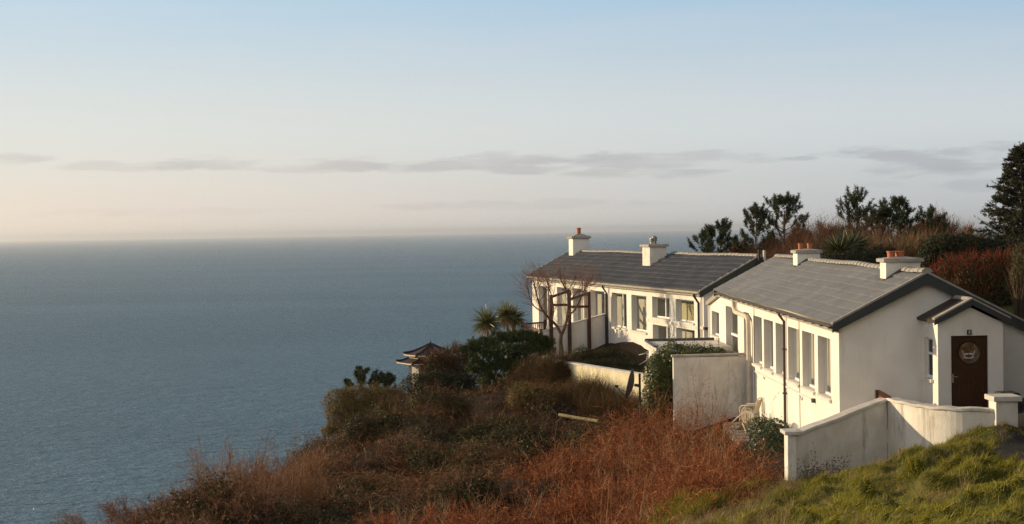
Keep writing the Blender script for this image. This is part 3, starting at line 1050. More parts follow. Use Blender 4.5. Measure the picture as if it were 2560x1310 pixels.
# bargeboards with a pale verge strip on top
for (yy, dy) in ((ROOFY0 - .015, .06), (ROOFY1 - .045, .06)):
    bb = MB()
    for sx in (-1, 1):
        xe = XE - .03 if sx < 0 else XEr + .03
        ze = zroof(xe, yy) + .025
        zr = zridge(yy) + .03
        bb.prism([Vector((xe, yy, ze)), Vector((XR, yy, zr)), Vector((XR, yy, zr - .27)), Vector((xe, yy, ze - .21))], (0, dy, 0))
    b_o = bb.build('bargeboard', M['fascia'], cot)
    vb = MB()
    for sx in (-1, 1):
        xe = XE - .03 if sx < 0 else XEr + .03
        ze, zr = zroof(xe, yy) + .027, zridge(yy) + .032
        vb.prism([Vector((xe, yy - .012, ze)), Vector((XR, yy - .012, zr)), Vector((XR, yy - .012, zr + .055)), Vector((xe, yy - .012, ze + .055))], (0, dy + .05, 0))
    vb.build('verge_trim', M['ridge'], b_o)
ridge_tiles((XR, ROOFY0, rN.z + .07), (XR, ROOFY1, rF.z + .07), cot, .13, seed=2, gaps=((1.75, 2.8), (12.9, 14.0)))
# eaves: fascia board, rafter feet, gutter
fb_ = MB()
fb_.prism([Vector((XE + .06, ROOFY0 + .05, zeave(ROOFY0) - .03)), Vector((XE + .06, ROOFY1, zeave(ROOFY1) - .03)), Vector((XE + .06, ROOFY1, zeave(ROOFY1) - .2)), Vector((XE + .06, ROOFY0 + .05, zeave(ROOFY0) - .2))], (.03, 0, 0))
fb_.prism([Vector((XE + .09, ROOFY0 + .05, zeave(ROOFY0) - .19)), Vector((XE + .09, ROOFY1, zeave(ROOFY1) - .19)), Vector((XA - .002, ROOFY1, zeave(ROOFY1) - .19)), Vector((XA - .002, ROOFY0 + .05, zeave(ROOFY0) - .19))], (0, 0, .02))
fb_.build('fascia_board', M['soffit'], cot)
gt = MB()
gp_ = []
for k in range(24):
    y = ROOFY0 + (ROOFY1 - ROOFY0) * k / 23
    gp_.append(Vector((XE - .02, y, zeave(y) - .035 - .006 * math.sin(y * 1.1))))
vs, fs = [], []
for q in gp_:
    for j in range(7):
        a = PI + PI * j / 6
        vs.append(q + Vector((.065 * math.cos(a), 0, .06 * math.sin(a))))
for i in range(23):
    for j in range(6):
        fs.append((i * 7 + j, i * 7 + j + 1, (i + 1) * 7 + j + 1, (i + 1) * 7 + j))
gt.add(vs, fs, True)
for k in range(20):
    y = ROOFY0 + .5 + k * .95
    gt.box(XE - .02, XE + .058, y - .03, y + .03, zeave(y) - .135, zeave(y) - .085)
g_o = gt.build('gutter', M['gutter'], cot)
sm = g_o.modifiers.new('skin', 'SOLIDIFY')
sm.thickness = .008

# brown downpipe with swan neck, cream soil pipe, horizontal waste pipe, hooks
ty, _ = wt(1966, 900)
yd = GY + ty
dp = MB()
dp.tube([(XE - .02, yd, zeave(yd) - .06), (XE - .02, yd, zeave(yd) - .16), (XA - .06, yd, zeave(yd) - .36), (XA - .06, yd, -7.0)], .04, 10)
for z in (-3.6, -4.9):
    dp.box(XA - .12, XA + .0, yd - .06, yd + .06, z - .02, z + .02)
dp.build('downpipe', M['brown_pipe'], cot)
ty, _ = wt(1881, 900)
ys_ = GY + ty
dp = MB()
ty0, tz0 = wt(1841, 757)
dp.tube([(XA - .10, GY + ty0, tz0 + .05), (XA - .10, GY + ty0 - .05, tz0 - .18), (XA - .12, GY + ty0 - .4, tz0 - .3), (XA - .12, ys_ + .45, tz0 - .33), (XA - .12, ys_ + .1, tz0 - .42), (XA - .12, ys_, tz0 - .68), (XA - .12, ys_, -7.2)], .075, 12)
dp.lathe((XA - .10, GY + ty0, tz0 + .02), [(.085, 0), (.09, .12), (.085, .13)], 12)
dp.build('soil_pipe', M['cream_pipe'], cot)
ta, za = wt(1890, 926)
tb, zb_ = wt(2036, 1001)
zz = (za + zb_) / 2
wp = MB()
wp.box(XA - .045, XA + .0, GY + tb, GY + ta, zb_ - .02, zb_ + .03)
wp.build('waste_pipe', M['sill'], cot)
eb = MB()
eb.box(XA - .09, XA - .002, GY + tb - .14, GY + tb - .005, zb_ - .05, zb_ + .06)
eb.build('junction_box', M['gutter'], cot)
for (hx, hy) in ((1912, 943), (2006, 995)):
    t, z = wt(hx, hy)
    hb = MB()
    hb.tube([Vector((XA - .02, GY + t + .13 * math.cos(a), z + .07 - .13 * abs(math.sin(a)))) for a in np.linspace(0.15, PI - .15, 9)], .008, 6)
    hb.build('hose_hook', M['black'], cot)
for hx, hy in ((1886, 800), (1963, 800), (1999, 858)):
    t, z = wt(hx, hy)
    cb = MB()
    cb.tube([(XA - .012, GY + t, zeave(GY + t) - .2), (XA - .012, GY + t - .01, zeave(GY + t) - .6), (XA - .012, GY + t + .01, z - 1.6), (XA - .012, GY + t, -6.0)], .008, 5)
    cb.build('cable', M['black'] if hx != 1963 else M['pvc'], cot)

def room_box(parent, O, D, N, ta, tb, za, zb, d1, d2, mt):
    r_ = MB()
    vs = [Vector((O.x, O.y, 0)) + D * t - N * d + Vector((0, 0, z)) for d in (d1, d2) for (t, z) in ((ta, za), (tb, za), (tb, zb), (ta, zb))]
    r_.add(vs, [(4, 5, 6, 7), (0, 1, 5, 4), (2, 3, 7, 6), (0, 4, 7, 3), (1, 2, 6, 5)])
    return r_.build('room_lining', M[mt], parent)


room_box(cot, OW, Y_, NW, .35, 14.6, zb6 - .5, zt6 + .12, .262, .95, 'room_pale')
room_box(cot, OW, Y_, NW, 14.65, TW - .2, -6.0, zt6 + .10, .262, .95, 'room')
# lean-to roof edge at the far end
lr = MB()
ztl = wall_top(TMAIN + .01) + .04
lr.prism([Vector((XA - .12, GY + TMAIN + .2, ztl - .06)), Vector((XA - .12, GY + TW + .15, wall_top(TW) + .02)), Vector((XA - .12, GY + TW + .15, wall_top(TW) - .14)), Vector((XA - .12, GY + TMAIN + .2, ztl - .24))], (4.6, 0, 0))
lr.build('lean_to_roof', M['soffit'], cot)
t_, z_ = wt(1776, 770)
lp = MB()
lp.tube([(XA - .06, GY + TW - .22, wall_top(TW) - .1), (XA - .06, GY + TW - .22, -5.6)], .035, 8)
lp.build('drain_pipe', M['pvc'], cot)

# chimneys
yc1, yc2 = 51.55, 40.15
zr1, zr2 = zridge(yc1), zridge(yc2)
ztop1 = at(2021, 633, yc1 - .35).z
chimney(cot, at(2022, 640, yc1 - .35).x, yc1, .78, .70, zr1 - .7, ztop1, Y_, X_, .07, .10, .05, pots=((-.20, 0, .085, .20, 'clay'), (.13, .1, .085, .20, 'clay')), capmat='cap', lab='farther chimney with a dark capping slab and two slim orange pots')
ztop2 = at(2258, 655, yc2 - .3).z
chimney(cot, at(2258, 660, yc2 - .3).x, yc2, .92, .60, zr2 - .7, ztop2, Y_, X_, .08, .09, .05, pots=((-.24, 0, .105, .17, 'clay'), (.02, .1, .125, .17, 'clay')), capmat='cap', lab='nearer broad chimney with two squat orange pots')
for (yc, w_) in ((yc1, .78), (yc2, .92)):
    fl = MB()
    xl = XR - w_ / 2 - .02
    yy = yc - (.35 if yc > 45 else .30) - .06
    fl.bar((xl, yy, zroof(xl, yy) + .06), (XR - .08, yy, zridge(yy) + .06), .09, .06)
    fl.bar((xl - .05, yc - .38, zroof(xl - .05, yc) + .055), (xl - .05, yc + .38, zroof(xl - .05, yc) + .055), .12, .06)
    fl.build('flashing', M['dark_cap'], cot)

# porch
PY = at(2343, 900, 36.68).y
XPL, XPR = at(2345, 920, PY).x, at(2508, 920, PY).x
XPM = (XPL + XPR) / 2
zpe = at(2343, 810, PY).z
zpp = at(2425, 768, PY).z
pm = MB()
hpw = None
NWp = Vector((-1, 0, 0))
Op = Vector((XPL, PY, 0))
qa = onplane(2311, 846, Op, NWp)
qb = onplane(2331.5, 846, Op, NWp)
qc = onplane(2331, 948, Op, NWp)
hpw = (qb.y - PY, qa.y - PY, qc.z, qb.z)
wall_holes(pm, Op, Y_, NWp, GY - PY, -7.0, lambda t: zpe + .02, [hpw], .12)
# front wall with door opening
dl, dr = at(2378, 900, PY).x, at(2471, 900, PY).x
dtop = at(2424, 839, PY).z
dbot = dtop - 2.03
of = Vector((XPL, PY, 0))
wall_holes(pm, of, X_, Vector((0, -1, 0)), XPR - XPL, -7.0, lambda t: zpe, [(dl - XPL, dr - XPL, dbot, dtop)], .12)
pm.add([Vector((XPL, PY, zpe)), Vector((XPR, PY, zpe)), Vector((XPM, PY, zpp))], [(0, 1, 2)])
pm.add([Vector((XPR, PY, -7)), Vector((XPR, GY, -7)), Vector((XPR, GY, zpe)), Vector((XPR, PY, zpe))], [(0, 1, 2, 3)])
por = pm.build('porch', M['wall'], cot)
# porch window (frame is a sub-part with its own glass)
pf_ = MB()
tq0, tq1, zq0, zq1 = hpw


def PP(t, z, d=0.0):
    return Vector((XPL + d, PY + t, z))


for (a, b_, c, d) in ((tq0, tq0 + .05, zq0, zq1), (tq1 - .05, tq1, zq0, zq1), (tq0 + .05, tq1 - .05, zq0, zq0 + .07), (tq0 + .05, tq1 - .05, zq1 - .05, zq1), (tq0 + .05, tq1 - .05, zq0 + (zq1 - zq0) * .6 - .03, zq0 + (zq1 - zq0) * .6 + .03)):
    pf_.obox(PP((a + b_) / 2, (c + d) / 2, .10), Y_ * ((b_ - a) / 2 - .002), X_ * .025, Z_ * ((d - c) / 2 - .001))
pf_.build('porch_window', M['pvc'], por)
gq = MB()
gq.obox(PP((tq0 + tq1) / 2, (zq0 + zq1) / 2, .11), Y_ * ((tq1 - tq0) / 2 - .01), X_ * .004, Z_ * ((zq1 - zq0) / 2 - .01))
gq.box(XPL + .16, XPL + .17, PY + tq0 - .05, PY + tq1 + .05, zq0 - .05, zq1 + .05)
gq.build('porch_pane', M['dish_dark'], por)
sq = MB()
sq.box(XPL - .07, XPL + .08, PY + tq0 - .05, PY + tq1 + .05, zq0 - .08, zq0 - .002)
sq.build('porch_sill', M['sill'], por)
# porch roof
pr = MB()
oh = .15
for sx in (-1, 1):
    xe = XPM + sx * (XPM - XPL + .12)
    zq = zpe - .0
    a = Vector((xe, PY - oh, zq + .03))
    b_ = Vector((XPM, PY - oh, zpp + .11))
    n_ = Vector((0, 0, .07))
    pr.prism([a, b_, b_ + n_, a + n_], (0, GY - PY + oh - .003, 0))
pr.build('porch_roof', M['gz_roof'], por)
pb = MB()
for sx in (-1, 1):
    xe = XPM + sx * (XPM - XPL + .13)
    a = Vector((xe, PY - oh - .04, zpe + .11))
    b_ = Vector((XPM, PY - oh - .04, zpp + .20))
    pb.prism([a, b_, b_ - Vector((0, 0, .14)), a - Vector((0, 0, .13))], (0, .036, 0))
pb.build('porch_bargeboard', M['fascia'], por)
vb = MB()
xe = XPM - (XPM - XPL + .13)
for sx in (-1, 1):
    xe = XPM + sx * (XPM - XPL + .13)
    a = Vector((xe, PY - oh - .045, zpe + .112))
    b_ = Vector((XPM, PY - oh - .045, zpp + .202))
    vb.prism([a, b_, b_ + Vector((0, 0, .04)), a + Vector((0, 0, .04))], (0, .22, 0))
vb.tube([(XPM, PY - oh + .10, zpp + .19), (XPM, GY - .02, zpp + .19)], .06, 8)
vb.build('porch_verge', M['ridge'], por)
# the door
dd_ = MB()
dyy = PY + .11
dd_.box(dl + .045, dr - .045, dyy - .02, dyy + .02, dbot, dtop - .045)
fr_ = .045
dd_.box(dl + .002, dl + fr_ - .001, dyy - .045, dyy + .03, dbot, dtop - .002)
dd_.box(dr - fr_ + .001, dr - .002, dyy - .045, dyy + .03, dbot, dtop - .002)
dd_.box(dl + fr_, dr - fr_, dyy - .045, dyy + .03, dtop - fr_ + .001, dtop - .002)
dcx = (dl + dr) / 2
zc = at(2424, 881, PY).z
# rails, stiles and vertical boards in the lower half
dd_.box(dl + .06, dl + .15, dyy - .034, dyy - .019, dbot, dtop - .06)
dd_.box(dr - .15, dr - .06, dyy - .034, dyy - .019, dbot, dtop - .06)
dd_.box(dl + .15, dr - .15, dyy - .034, dyy - .019, zc - .50, zc - .38)
dd_.box(dl + .15, dr - .15, dyy - .034, dyy - .019, dbot, dbot + .18)
dd_.box(dl + .15, dr - .15, dyy - .034, dyy - .019, dtop - .15, dtop - .06)
for k in range(5):
    xk = dl + .17 + k * .115
    dd_.box(xk, xk + .10, dyy - .027, dyy - .019, dbot + .185, zc - .505)
# ring round the round window
rg = 28
vs, fs = [], []
for j in range(rg):
    a = 2 * PI * j / rg
    for (rr, yy) in ((.235, dyy - .02), (.285, dyy - .04), (.30, dyy - .02)):
        vs.append((dcx + rr * math.cos(a), yy, zc + rr * math.sin(a)))
for j in range(rg):
    k = (j + 1) % rg
    fs += [(j * 3, k * 3, k * 3 + 1, j * 3 + 1), (j * 3 + 1, k * 3 + 1, k * 3 + 2, j * 3 + 2)]
dd_.add(vs, fs)
door = dd_.build('door', M['door'], cot)
rw = MB()
rw.add([(dcx + .24 * math.cos(2 * PI * j / rg), dyy - .024, zc + .24 * math.sin(2 * PI * j / rg)) for j in range(rg)], [tuple(range(rg))])
rw.build('round_window', M['amber'], door)
orn = MB()
for sx in (-1, 1):
    orn.tube([Vector((dcx + sx * (.03 + .13 * math.cos(a)), dyy - .03, zc - .09 + .06 * math.sin(a))) for a in np.linspace(.4, 2 * PI - .5, 16)], .007, 5)
    orn.tube([Vector((dcx + sx * x, dyy - .03, zc + z)) for (x, z) in ((.02, -.06), (.08, -.05), (.12, -.10))], .007, 5)
    orn.tube([Vector((dcx + sx * x, dyy - .03, zc + z)) for (x, z) in ((.15, .04), (.145, -.01), (.11, -.04))], .007, 5)
orn.build('scroll_ornament', M['digit'], door)
hn = MB()
hx, hz = at(2384, 944, PY).x, at(2384, 944, PY).z
hn.box(hx - .02, hx + .02, dyy - .045, dyy - .035, hz - .13, hz + .08)
hn.tube([(hx, dyy - .045, hz + .02), (hx, dyy - .09, hz + .02), (hx + .11, dyy - .09, hz + .015)], .011, 8)
hn.build('handle', M['brass'], door)
# house number
np_ = MB()
q = at(2423.5, 830.5, PY - .02)
np_.box(q.x - .055, q.x + .055, PY - .022, PY - .002, q.z - .058, q.z + .058)
npl = np_.build('house_number', M['plate'], cot)
fc = bpy.data.curves.new('digit_curve', 'FONT')
fc.body = '8'
fc.size = .105
fc.extrude = .002
fc.align_x = 'CENTER'
fc.align_y = 'CENTER'
fo = bpy.data.objects.new('digit_curve', fc)
COL.objects.link(fo)
bpy.context.view_layer.update()
dme = bpy.data.meshes.new_from_object(fo.evaluated_get(bpy.context.evaluated_depsgraph_get()))
bpy.data.objects.remove(fo)
dme.transform(Matrix.Translation(Vector((q.x, PY - .025, q.z))) @ Matrix.Rotation(PI / 2, 4, 'X'))
dme.materials.clear()
link('digit', dme, M['digit'], npl)

# ================================================================== the far house
AF = R(-13.8)
DF = Vector((math.sin(AF), math.cos(AF), 0))
NF = Vector((-math.cos(AF), math.sin(AF), 0))     # outward from the sunlit facade
SF = -NF
c0 = at(1759, 760, 63.0)
OF = Vector((c0.x, c0.y, 0))
e0 = at(1747, 729, 63.0)
zeF = e0.z
LF = 26.0
RB = 2.43                                           # wall corner to ridge line
OHF = .24
rp = at(1888, 643, 63.55)
zrF = rp.z
house = empty('long_house', OF + SF * RB + DF * 12 + Z_ * -5.8, 'long white house farther down the slope with a steel flue on its chimney', 'house')


def ft(px, py):
    q = onplane(px, py, OF, NF)
    return (q - OF).dot(DF), q.z


def fhole(x0, x1, yt, yb):
    ta, za = ft(x0, yt)
    tb, _ = ft(x1, yt)
    _, zl = ft(x0, yb)
    return (tb, ta, zl, za)


FH = [('w', fhole(1529, 1566, 731, 817), (.50,), 'room_pale', 0),
      ('w', fhole(1578, 1616, 736.5, 826), (.25,), 'room', 0),
      ('w', fhole(1630, 1673, 741, 794), (.45,), 'room_pale', 0),
      ('w', fhole(1689, 1735, 747, 803), (.22,), 'room', 0),
      ('l', fhole(1631.5, 1674, 810.5, 866), (.40,), 'room', 0),
      ('l', fhole(1690, 1737, 818.5, 872), (.22,), 'room', 0),
      ('t', fhole(1476, 1511, 725, 812), (), 'room', .5),
      ('t', fhole(1432, 1467, 720, 822), (.5,), 'room', .6),
      ('t', fhole(1392, 1424, 717, 824), (.5,), 'room_pale', .5),
      ('t', fhole(1346, 1373, 714, 818), (.5,), 'room_pale', 0)]
fh = []
for (k, h_, mu, rm, cu) in FH:
    fh.append(h_)
print('house openings', [tuple(round(v, 2) for v in h_) for h_ in fh])
mb = MB()
wall_holes(mb, OF, DF, NF, LF, -9.5, lambda t: zeF + .02, fh, .26)


def FP(s, t, z):
    return Vector((OF.x, OF.y, 0)) + SF * s + DF * t + Z_ * z


WF = 2 * RB
for (t, rev) in ((0, False), (LF, True)):
    zE = zeF + (zrF - zeF) * OHF / (RB + OHF) - .06
    pts = [FP(0, t, -9.5), FP(WF, t, -9.5), FP(WF, t, zE), FP(RB, t, zrF - .06), FP(0, t, zE)]
    mb.add(pts if not rev else pts[::-1], [(0, 1, 2, 3, 4)])
mb.add([FP(WF, 0, -9.5), FP(WF, LF, -9.5), FP(WF, LF, zeF), FP(WF, 0, zeF)], [(0, 1, 2, 3)])
# string course and lower plinth step
mb.build('wall', M['wall'], house)
ta, za = ft(1618, 806)
zb_ = ft(1700, 812)[1]
sc = MB()
sc.prism([FP(-.05, -.02, zb_ + .07), FP(-.05, ta, zb_ + .07), FP(-.05, ta, zb_ - .05), FP(-.05, -.02, zb_ - .05)], SF * .048)
sc.build('string_course', M['sill'], house)
hmid = ft(1650, 803)[1]
room_box(house, OF, DF, NF, .3, 6.3, hmid + .02, zeF - .12, .285, 1.0, 'room')
room_box(house, OF, DF, NF, .3, 6.3, -6.0, hmid - .08, .285, .9, 'room_pale')
room_box(house, OF, DF, NF, 6.35, LF - .3, -6.0, zeF - .12, .285, 1.1, 'room_pale')
for (k, h_, mu, rm, cu) in FH:
    window(house, OF, DF, NF, h_, .26, mull=mu, room_mat=rm, curtain=cu, room=.7, sill=(k != 't'), name='window' if k != 't' else 'glazed_door', fw_=.06)
# roof
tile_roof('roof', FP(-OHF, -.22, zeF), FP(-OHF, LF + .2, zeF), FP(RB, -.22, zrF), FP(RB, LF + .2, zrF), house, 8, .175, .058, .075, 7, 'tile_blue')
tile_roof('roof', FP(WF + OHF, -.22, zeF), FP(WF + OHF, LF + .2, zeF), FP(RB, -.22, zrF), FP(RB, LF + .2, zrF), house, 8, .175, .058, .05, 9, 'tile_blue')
for t in (-.26, LF + .17):
    bb, vb = MB(), MB()
    for sx in (-1, 1):
        s_ = RB + sx * (RB + OHF + .03)
        a, b_ = FP(s_, t, zeF + .01), FP(RB, t, zrF + .03)
        bb.prism([a, b_, b_ - Z_ * .32, a - Z_ * .25], DF * .06)
        a, b_ = a + Z_ * .003 - DF * .012, b_ + Z_ * .003 - DF * .012
        vb.prism([a, b_, b_ + Z_ * .06, a + Z_ * .06], DF * .12)
    b_o = bb.build('bargeboard', M['fascia'], house)
    vb.build('verge_trim', M['ridge'], b_o)
fb_ = MB()
fb_.prism([FP(-OHF + .06, -.16, zeF - .03), FP(-OHF + .06, LF, zeF - .03), FP(-OHF + .06, LF, zeF - .2), FP(-OHF + .06, -.16, zeF - .2)], SF * .03)
fb_.prism([FP(-OHF + .09, -.16, zeF - .19), FP(-OHF + .09, LF, zeF - .19), FP(-.002, LF, zeF - .19), FP(-.002, -.16, zeF - .19)], (0, 0, .02))
fb_.build('fascia_board', M['soffit'], house)
gt = MB()
gt.tube([FP(-OHF - .02, -.2, zeF - .05), FP(-OHF - .02, LF + .1, zeF - .05)], .06, 8)
gt.build('gutter', M['soffit'], house)
# chimneys
tq = 24.4
qf = onplane(1448, 610, FP(0, tq - .45, 0), DF)
zc1 = at(1450, 596, qf.y).z
chimney(house, FP(RB - .05, tq, 0).x, FP(RB - .05, tq, 0).y, .98, .80, zrF - .9, zc1, DF, SF, .10, .10, .16, pots=((.0, 0, .125, .37, 'clay'),), capmat='cap', lab='taller chimney at the far end with one orange pot')
tq2 = 10.35
q2 = FP(RB, tq2 - .5, 0)
zc2 = at(1640, 617, q2.y).z
sx_ = (onplane(1645, 620, q2, DF) - Vector((OF.x, OF.y, 0))).dot(SF)
chimney(house, FP(sx_, tq2, 0).x, FP(sx_, tq2, 0).y, .86, 1.05, zrF - .9, zc2, DF, SF, .10, .12, .03, pots=((-.18, -.1, .085, .30, 'steel'), (.02, .05, .13, .40, 'steel')), mat_='old_wall', lab='stained middle chimney with two stainless steel flues')
ridge_tiles(FP(RB, -.2, zrF + .07), FP(RB, LF + .15, zrF + .07), house, .13, seed=6, gaps=((tq + .1, LF + .1), (9.9, 11.0)))
# pipes on the facade and flue at the gable
for (px, zlo, mt, rr, nm) in ((1519, -7.0, 'black', .045, 'downpipe'), (1525, -7.0, 'pvc', .02, 'overflow_pipe'), (1749, -6.0, 'black', .05, 'downpipe'), (1755, -6.0, 'pvc', .025, 'overflow_pipe')):
    t, _ = ft(px, 760)
    t = max(t, .12)
    tb_ = MB()
    if nm == 'downpipe':
        tb_.tube([FP(-OHF - .01, t, zeF - .08), FP(-OHF - .01, t, zeF - .2), FP(-.07, t - .05, zeF - .5), FP(-.07, t - .05, zlo)], rr, 8)
    else:
        tb_.tube([FP(-.04, t, zeF - .16), FP(-.04, t, zlo)], rr, 8)
    tb_.build(nm, M[mt], house)
fl = MB()
q = at(1907, 640, 63.6)
fl.tube([(q.x, q.y - .35, at(1907, 690, 63.6).z), (q.x, q.y - .35, at(1907, 625, 63.6).z)], .065, 10)
fl.build('flue_pipe', M['pale_metal'], house)
fl = MB()
q = at(1893, 640, 63.6)
za_, zb2 = at(1893, 690, 63.6).z, at(1893, 622, 63.6).z
fl.tube([(q.x, q.y - .42, za_), (q.x, q.y - .42, zb2)], .045, 10)
fl.tube([(q.x - .13, q.y - .42, zb2 + .06), (q.x + .16, q.y - .42, zb2 - .01)], .055, 8)
fl.box(q.x - .06, q.x + .2, q.y - .47, q.y - .37, zrF - .35, zrF - .12)
fl.build('stove_pipe', M['black'], house)
lg = MB()
lg.prism([FP(-.0, -.12, at(1760, 824, 63).z), FP(1.2, -.12, at(1760, 824, 63).z), FP(1.2, -.12, at(1760, 818, 63).z), FP(0, -.12, at(1760, 818, 63).z)], DF * .118)
lg.build('ledge', M['black'], house)

# ================================================================== outbuilding with a flat roof
AX0 = at(1640, 870, 54.0).x
zs = at(1700, 868, 54.0).z
ob = empty('outbuilding', (AX0 + 1.2, 55.5, -6.3), 'low flat roofed outbuilding with a thick weathered roof slab between the two houses', 'outbuilding')
mb = MB()
mb.box(AX0 + .25, XA - .3, 54.35, 58.5, -7.5, zs - .20)
mb.build('wall', M['old_wall'], ob)
mb = MB()
mb.box(AX0, XA - .02, 54.0, 57.2, zs - .19, zs)
mb.build('roof_slab', M['coping'], ob, .02)
mb = MB()
mb.box(AX0 - .03, XA - .15, 57.1, 57.3, zs + .004, zs + .09)
mb.bar((AX0 - .02, 54.0, zs + .03), (AX0 - .02, 57.1, zs + .03), .1, .05)
mb.build('roof_edge', M['dark_cap'], ob)
mb = MB()
mb.box(AX0 + .6, XA - .4, 54.30, 54.348, zs - .55, zs - .22)
mb.build('dark_gap', M['brown_wood'], ob)  # dark panel painted in for the shadowed gap under the roof slab

# ================================================================== garden walls
bx0 = at(1684, 950, 50.4).x
zt_ = at(1760, 892, 50.4).z
gwall = empty('garden_wall', (bx0 + 1.2, 50.5, -6.4), 'blank stained wall with a thin dark coping standing square to the nearer cottage', 'wall')
mb = MB()
mb.box(bx0, XA - .015, 50.4, 50.62, -8.0, zt_)
mb.build('wall_face', M['old_wall'], gwall, .01)
mb = MB()
mb.prism([(bx0 - .05, 50.36, zt_ + .002), (XA - .02, 50.36, zt_ + .03), (XA - .02, 50.36, zt_ + .10), (bx0 - .05, 50.36, zt_ + .07)], (0, .3, 0))
mb.build('coping', M['cap'], gwall, .01)

# low mossy terrace wall along the courtyard
tw0, tw1 = at(1622, 938, 54.5), at(1382, 899, 62.5)
lw = empty('terrace_wall', ((tw0.x + tw1.x) / 2, (tw0.y + tw1.y) / 2, -6.8), 'low mossy yellowed wall running along the shaded courtyard', 'wall')
d_ = (tw1 - tw0)
hd_ = Vector((d_.x, d_.y, 0)).normalized()
n_ = Vector((-hd_.y, hd_.x, 0))
mb = MB()
mb.prism([tw0 - Z_ * .06, tw1 - Z_ * .06, tw1 - Z_ * 2.6, tw0 - Z_ * 2.6], -n_ * .22)
mb.build('wall_face', M['mossy_wall'], lw)
mb = MB()
mb.prism([tw0 - Z_ * .055 + n_ * .04, tw1 - Z_ * .055 + n_ * .04, tw1 + n_ * .04, tw0 + n_ * .04], -n_ * .30)
mb.build('coping', M['coping'], lw)

# front wall in three runs with two pillars
wc = at(2218, 997, 36.6)
fwall = empty('front_wall', (9.4, 35.6, -5.5), 'curved weathered front wall with a sloping wing and two capped pillars', 'wall')
lp_ = at(1990, 1086, 35.25)
Rtop = [wc, at(2262, 1006, 35.75), at(2318, 1016, 35.0), at(2390, 1021, 34.45), at(2488, 1024, 34.15)]


def spl(pts, n):
    out = []
    k = len(pts)
    for i in range(k - 1):
        p0, p1, p2, p3 = pts[max(i - 1, 0)], pts[i], pts[i + 1], pts[min(i + 2, k - 1)]
        for j in range(n):
            t = j / n
            out.append(.5 * ((2 * p1) + (p2 - p0) * t + (2 * p0 - 5 * p1 + 4 * p2 - p3) * t * t + (3 * p1 - p0 - 3 * p2 + p3) * t ** 3))
    out.append(pts[-1])
    return out


def run(pts, th_, zlow, name_, mt, dz0, dz1, inset=0.0):
    """thickened run along the top line pts, on the side away from the viewer"""
    vs, fs = [], []
    for i, q in enumerate(pts):
        t = (pts[min(i + 1, len(pts) - 1)] - pts[max(i - 1, 0)])
        t.z = 0
        t.normalize()
        nn = Vector((-t.y, t.x, 0))
        a, b_ = q - nn * inset, q + nn * (th_ + inset)
        zt2 = q.z + dz1
        zl2 = (q.z + dz0) if zlow is None else zlow
        vs += [Vector((a.x, a.y, zl2)), Vector((a.x, a.y, zt2)), Vector((b_.x, b_.y, zt2)), Vector((b_.x, b_.y, zl2))]
    for i in range(len(pts) - 1):
        for j in range(4):
            k = (j + 1) % 4
            fs.append((i * 4 + j, i * 4 + k, (i + 1) * 4 + k, (i + 1) * 4 + j)[::-1])
    fs.append((0, 1, 2, 3))
    n = (len(pts) - 1) * 4
    fs.append((n + 3, n + 2, n + 1, n))
    return MB().add(vs, fs).build(name_, mt, fwall, .012)


Rp = spl(Rtop, 6)
left_run = [lp_, wc]
run([lp_ + (wc - lp_) * (k / 5) for k in range(6)], .22, -8.0, 'wall_wing', M['old_wall'], 0, -.055)
run([lp_ + (wc - lp_) * (k / 5) + Z_ * .012 * math.sin(k * 2.2) for k in range(6)], .22, None, 'coping', M['coping'], -.05, .025, .05)
run(Rp, .22, -8.0, 'curved_wall', M['old_wall'], 0, -.055)
run([q + Z_ * .01 * math.sin(i * 1.3) for i, q in enumerate(Rp)], .22, None, 'coping', M['coping'], -.05, .02, .045)


def pillar(px0, px1, ytop, Y, dep, capo, caph):
    a, b_ = at(px0, ytop, Y), at(px1, ytop, Y)
    mb = MB()
    mb.box(a.x, b_.x, Y, Y + dep, -8.0, a.z - caph)
    p_ = mb.build('pillar', M['old_wall'], fwall, .012)
    mb = MB()
    mb.box(a.x - capo, b_.x + capo, Y - capo, Y + dep + capo, a.z - caph + .002, a.z)
    mb.build('pillar_cap', M['coping'], p_, .015)


pillar(1969, 1991, 1078, 35.1, .42, .08, .09)
pillar(2490, 2545, 991, 34.0, .5, .075, .12)
# terracotta overflow pipe in the curved wall
q = at(2282, 1121, 35.45)
wd = Vector((-.93, -.36, -.03)).normalized()
dpp = MB()
dpp.tube([q + wd * -.25, q + wd * .36], .05, 14)
dpp.build('overflow_pipe', M['cream_pipe'], fwall)
dpp = MB()
dpp.tube([q + wd * .355, q + wd * .363], .04, 14)
dpp.build('pipe_mouth', M['clay'], fwall)

# little brown gate behind the wall corner
gate = empty('wooden_gate', at(2205, 1000, 37.4), 'small brown slatted gate half hidden behind the front wall corner', 'gate')
q = at(2193, 975, 37.5)
mb = MB()
mb.box(q.x - .05, q.x + .05, 37.45, 37.55, -5.2, q.z + .0)
mb.build('gate_post', M['brown_wood'], gate)
mb = MB()
g1, g2 = at(2199, 975, 37.42), at(2226, 990, 36.95)
d_ = (g2 - g1)
for k in range(7):
    p_ = g1 + d_ * (k / 6)
    mb.box(p_.x - .022, p_.x + .022, p_.y - .012, p_.y + .012, -5.0, p_.z)
mb.bar(g1 - Z_ * .16, g2 - Z_ * .16, .03, .07)
mb.build('slats', M['red_wood'], gate)

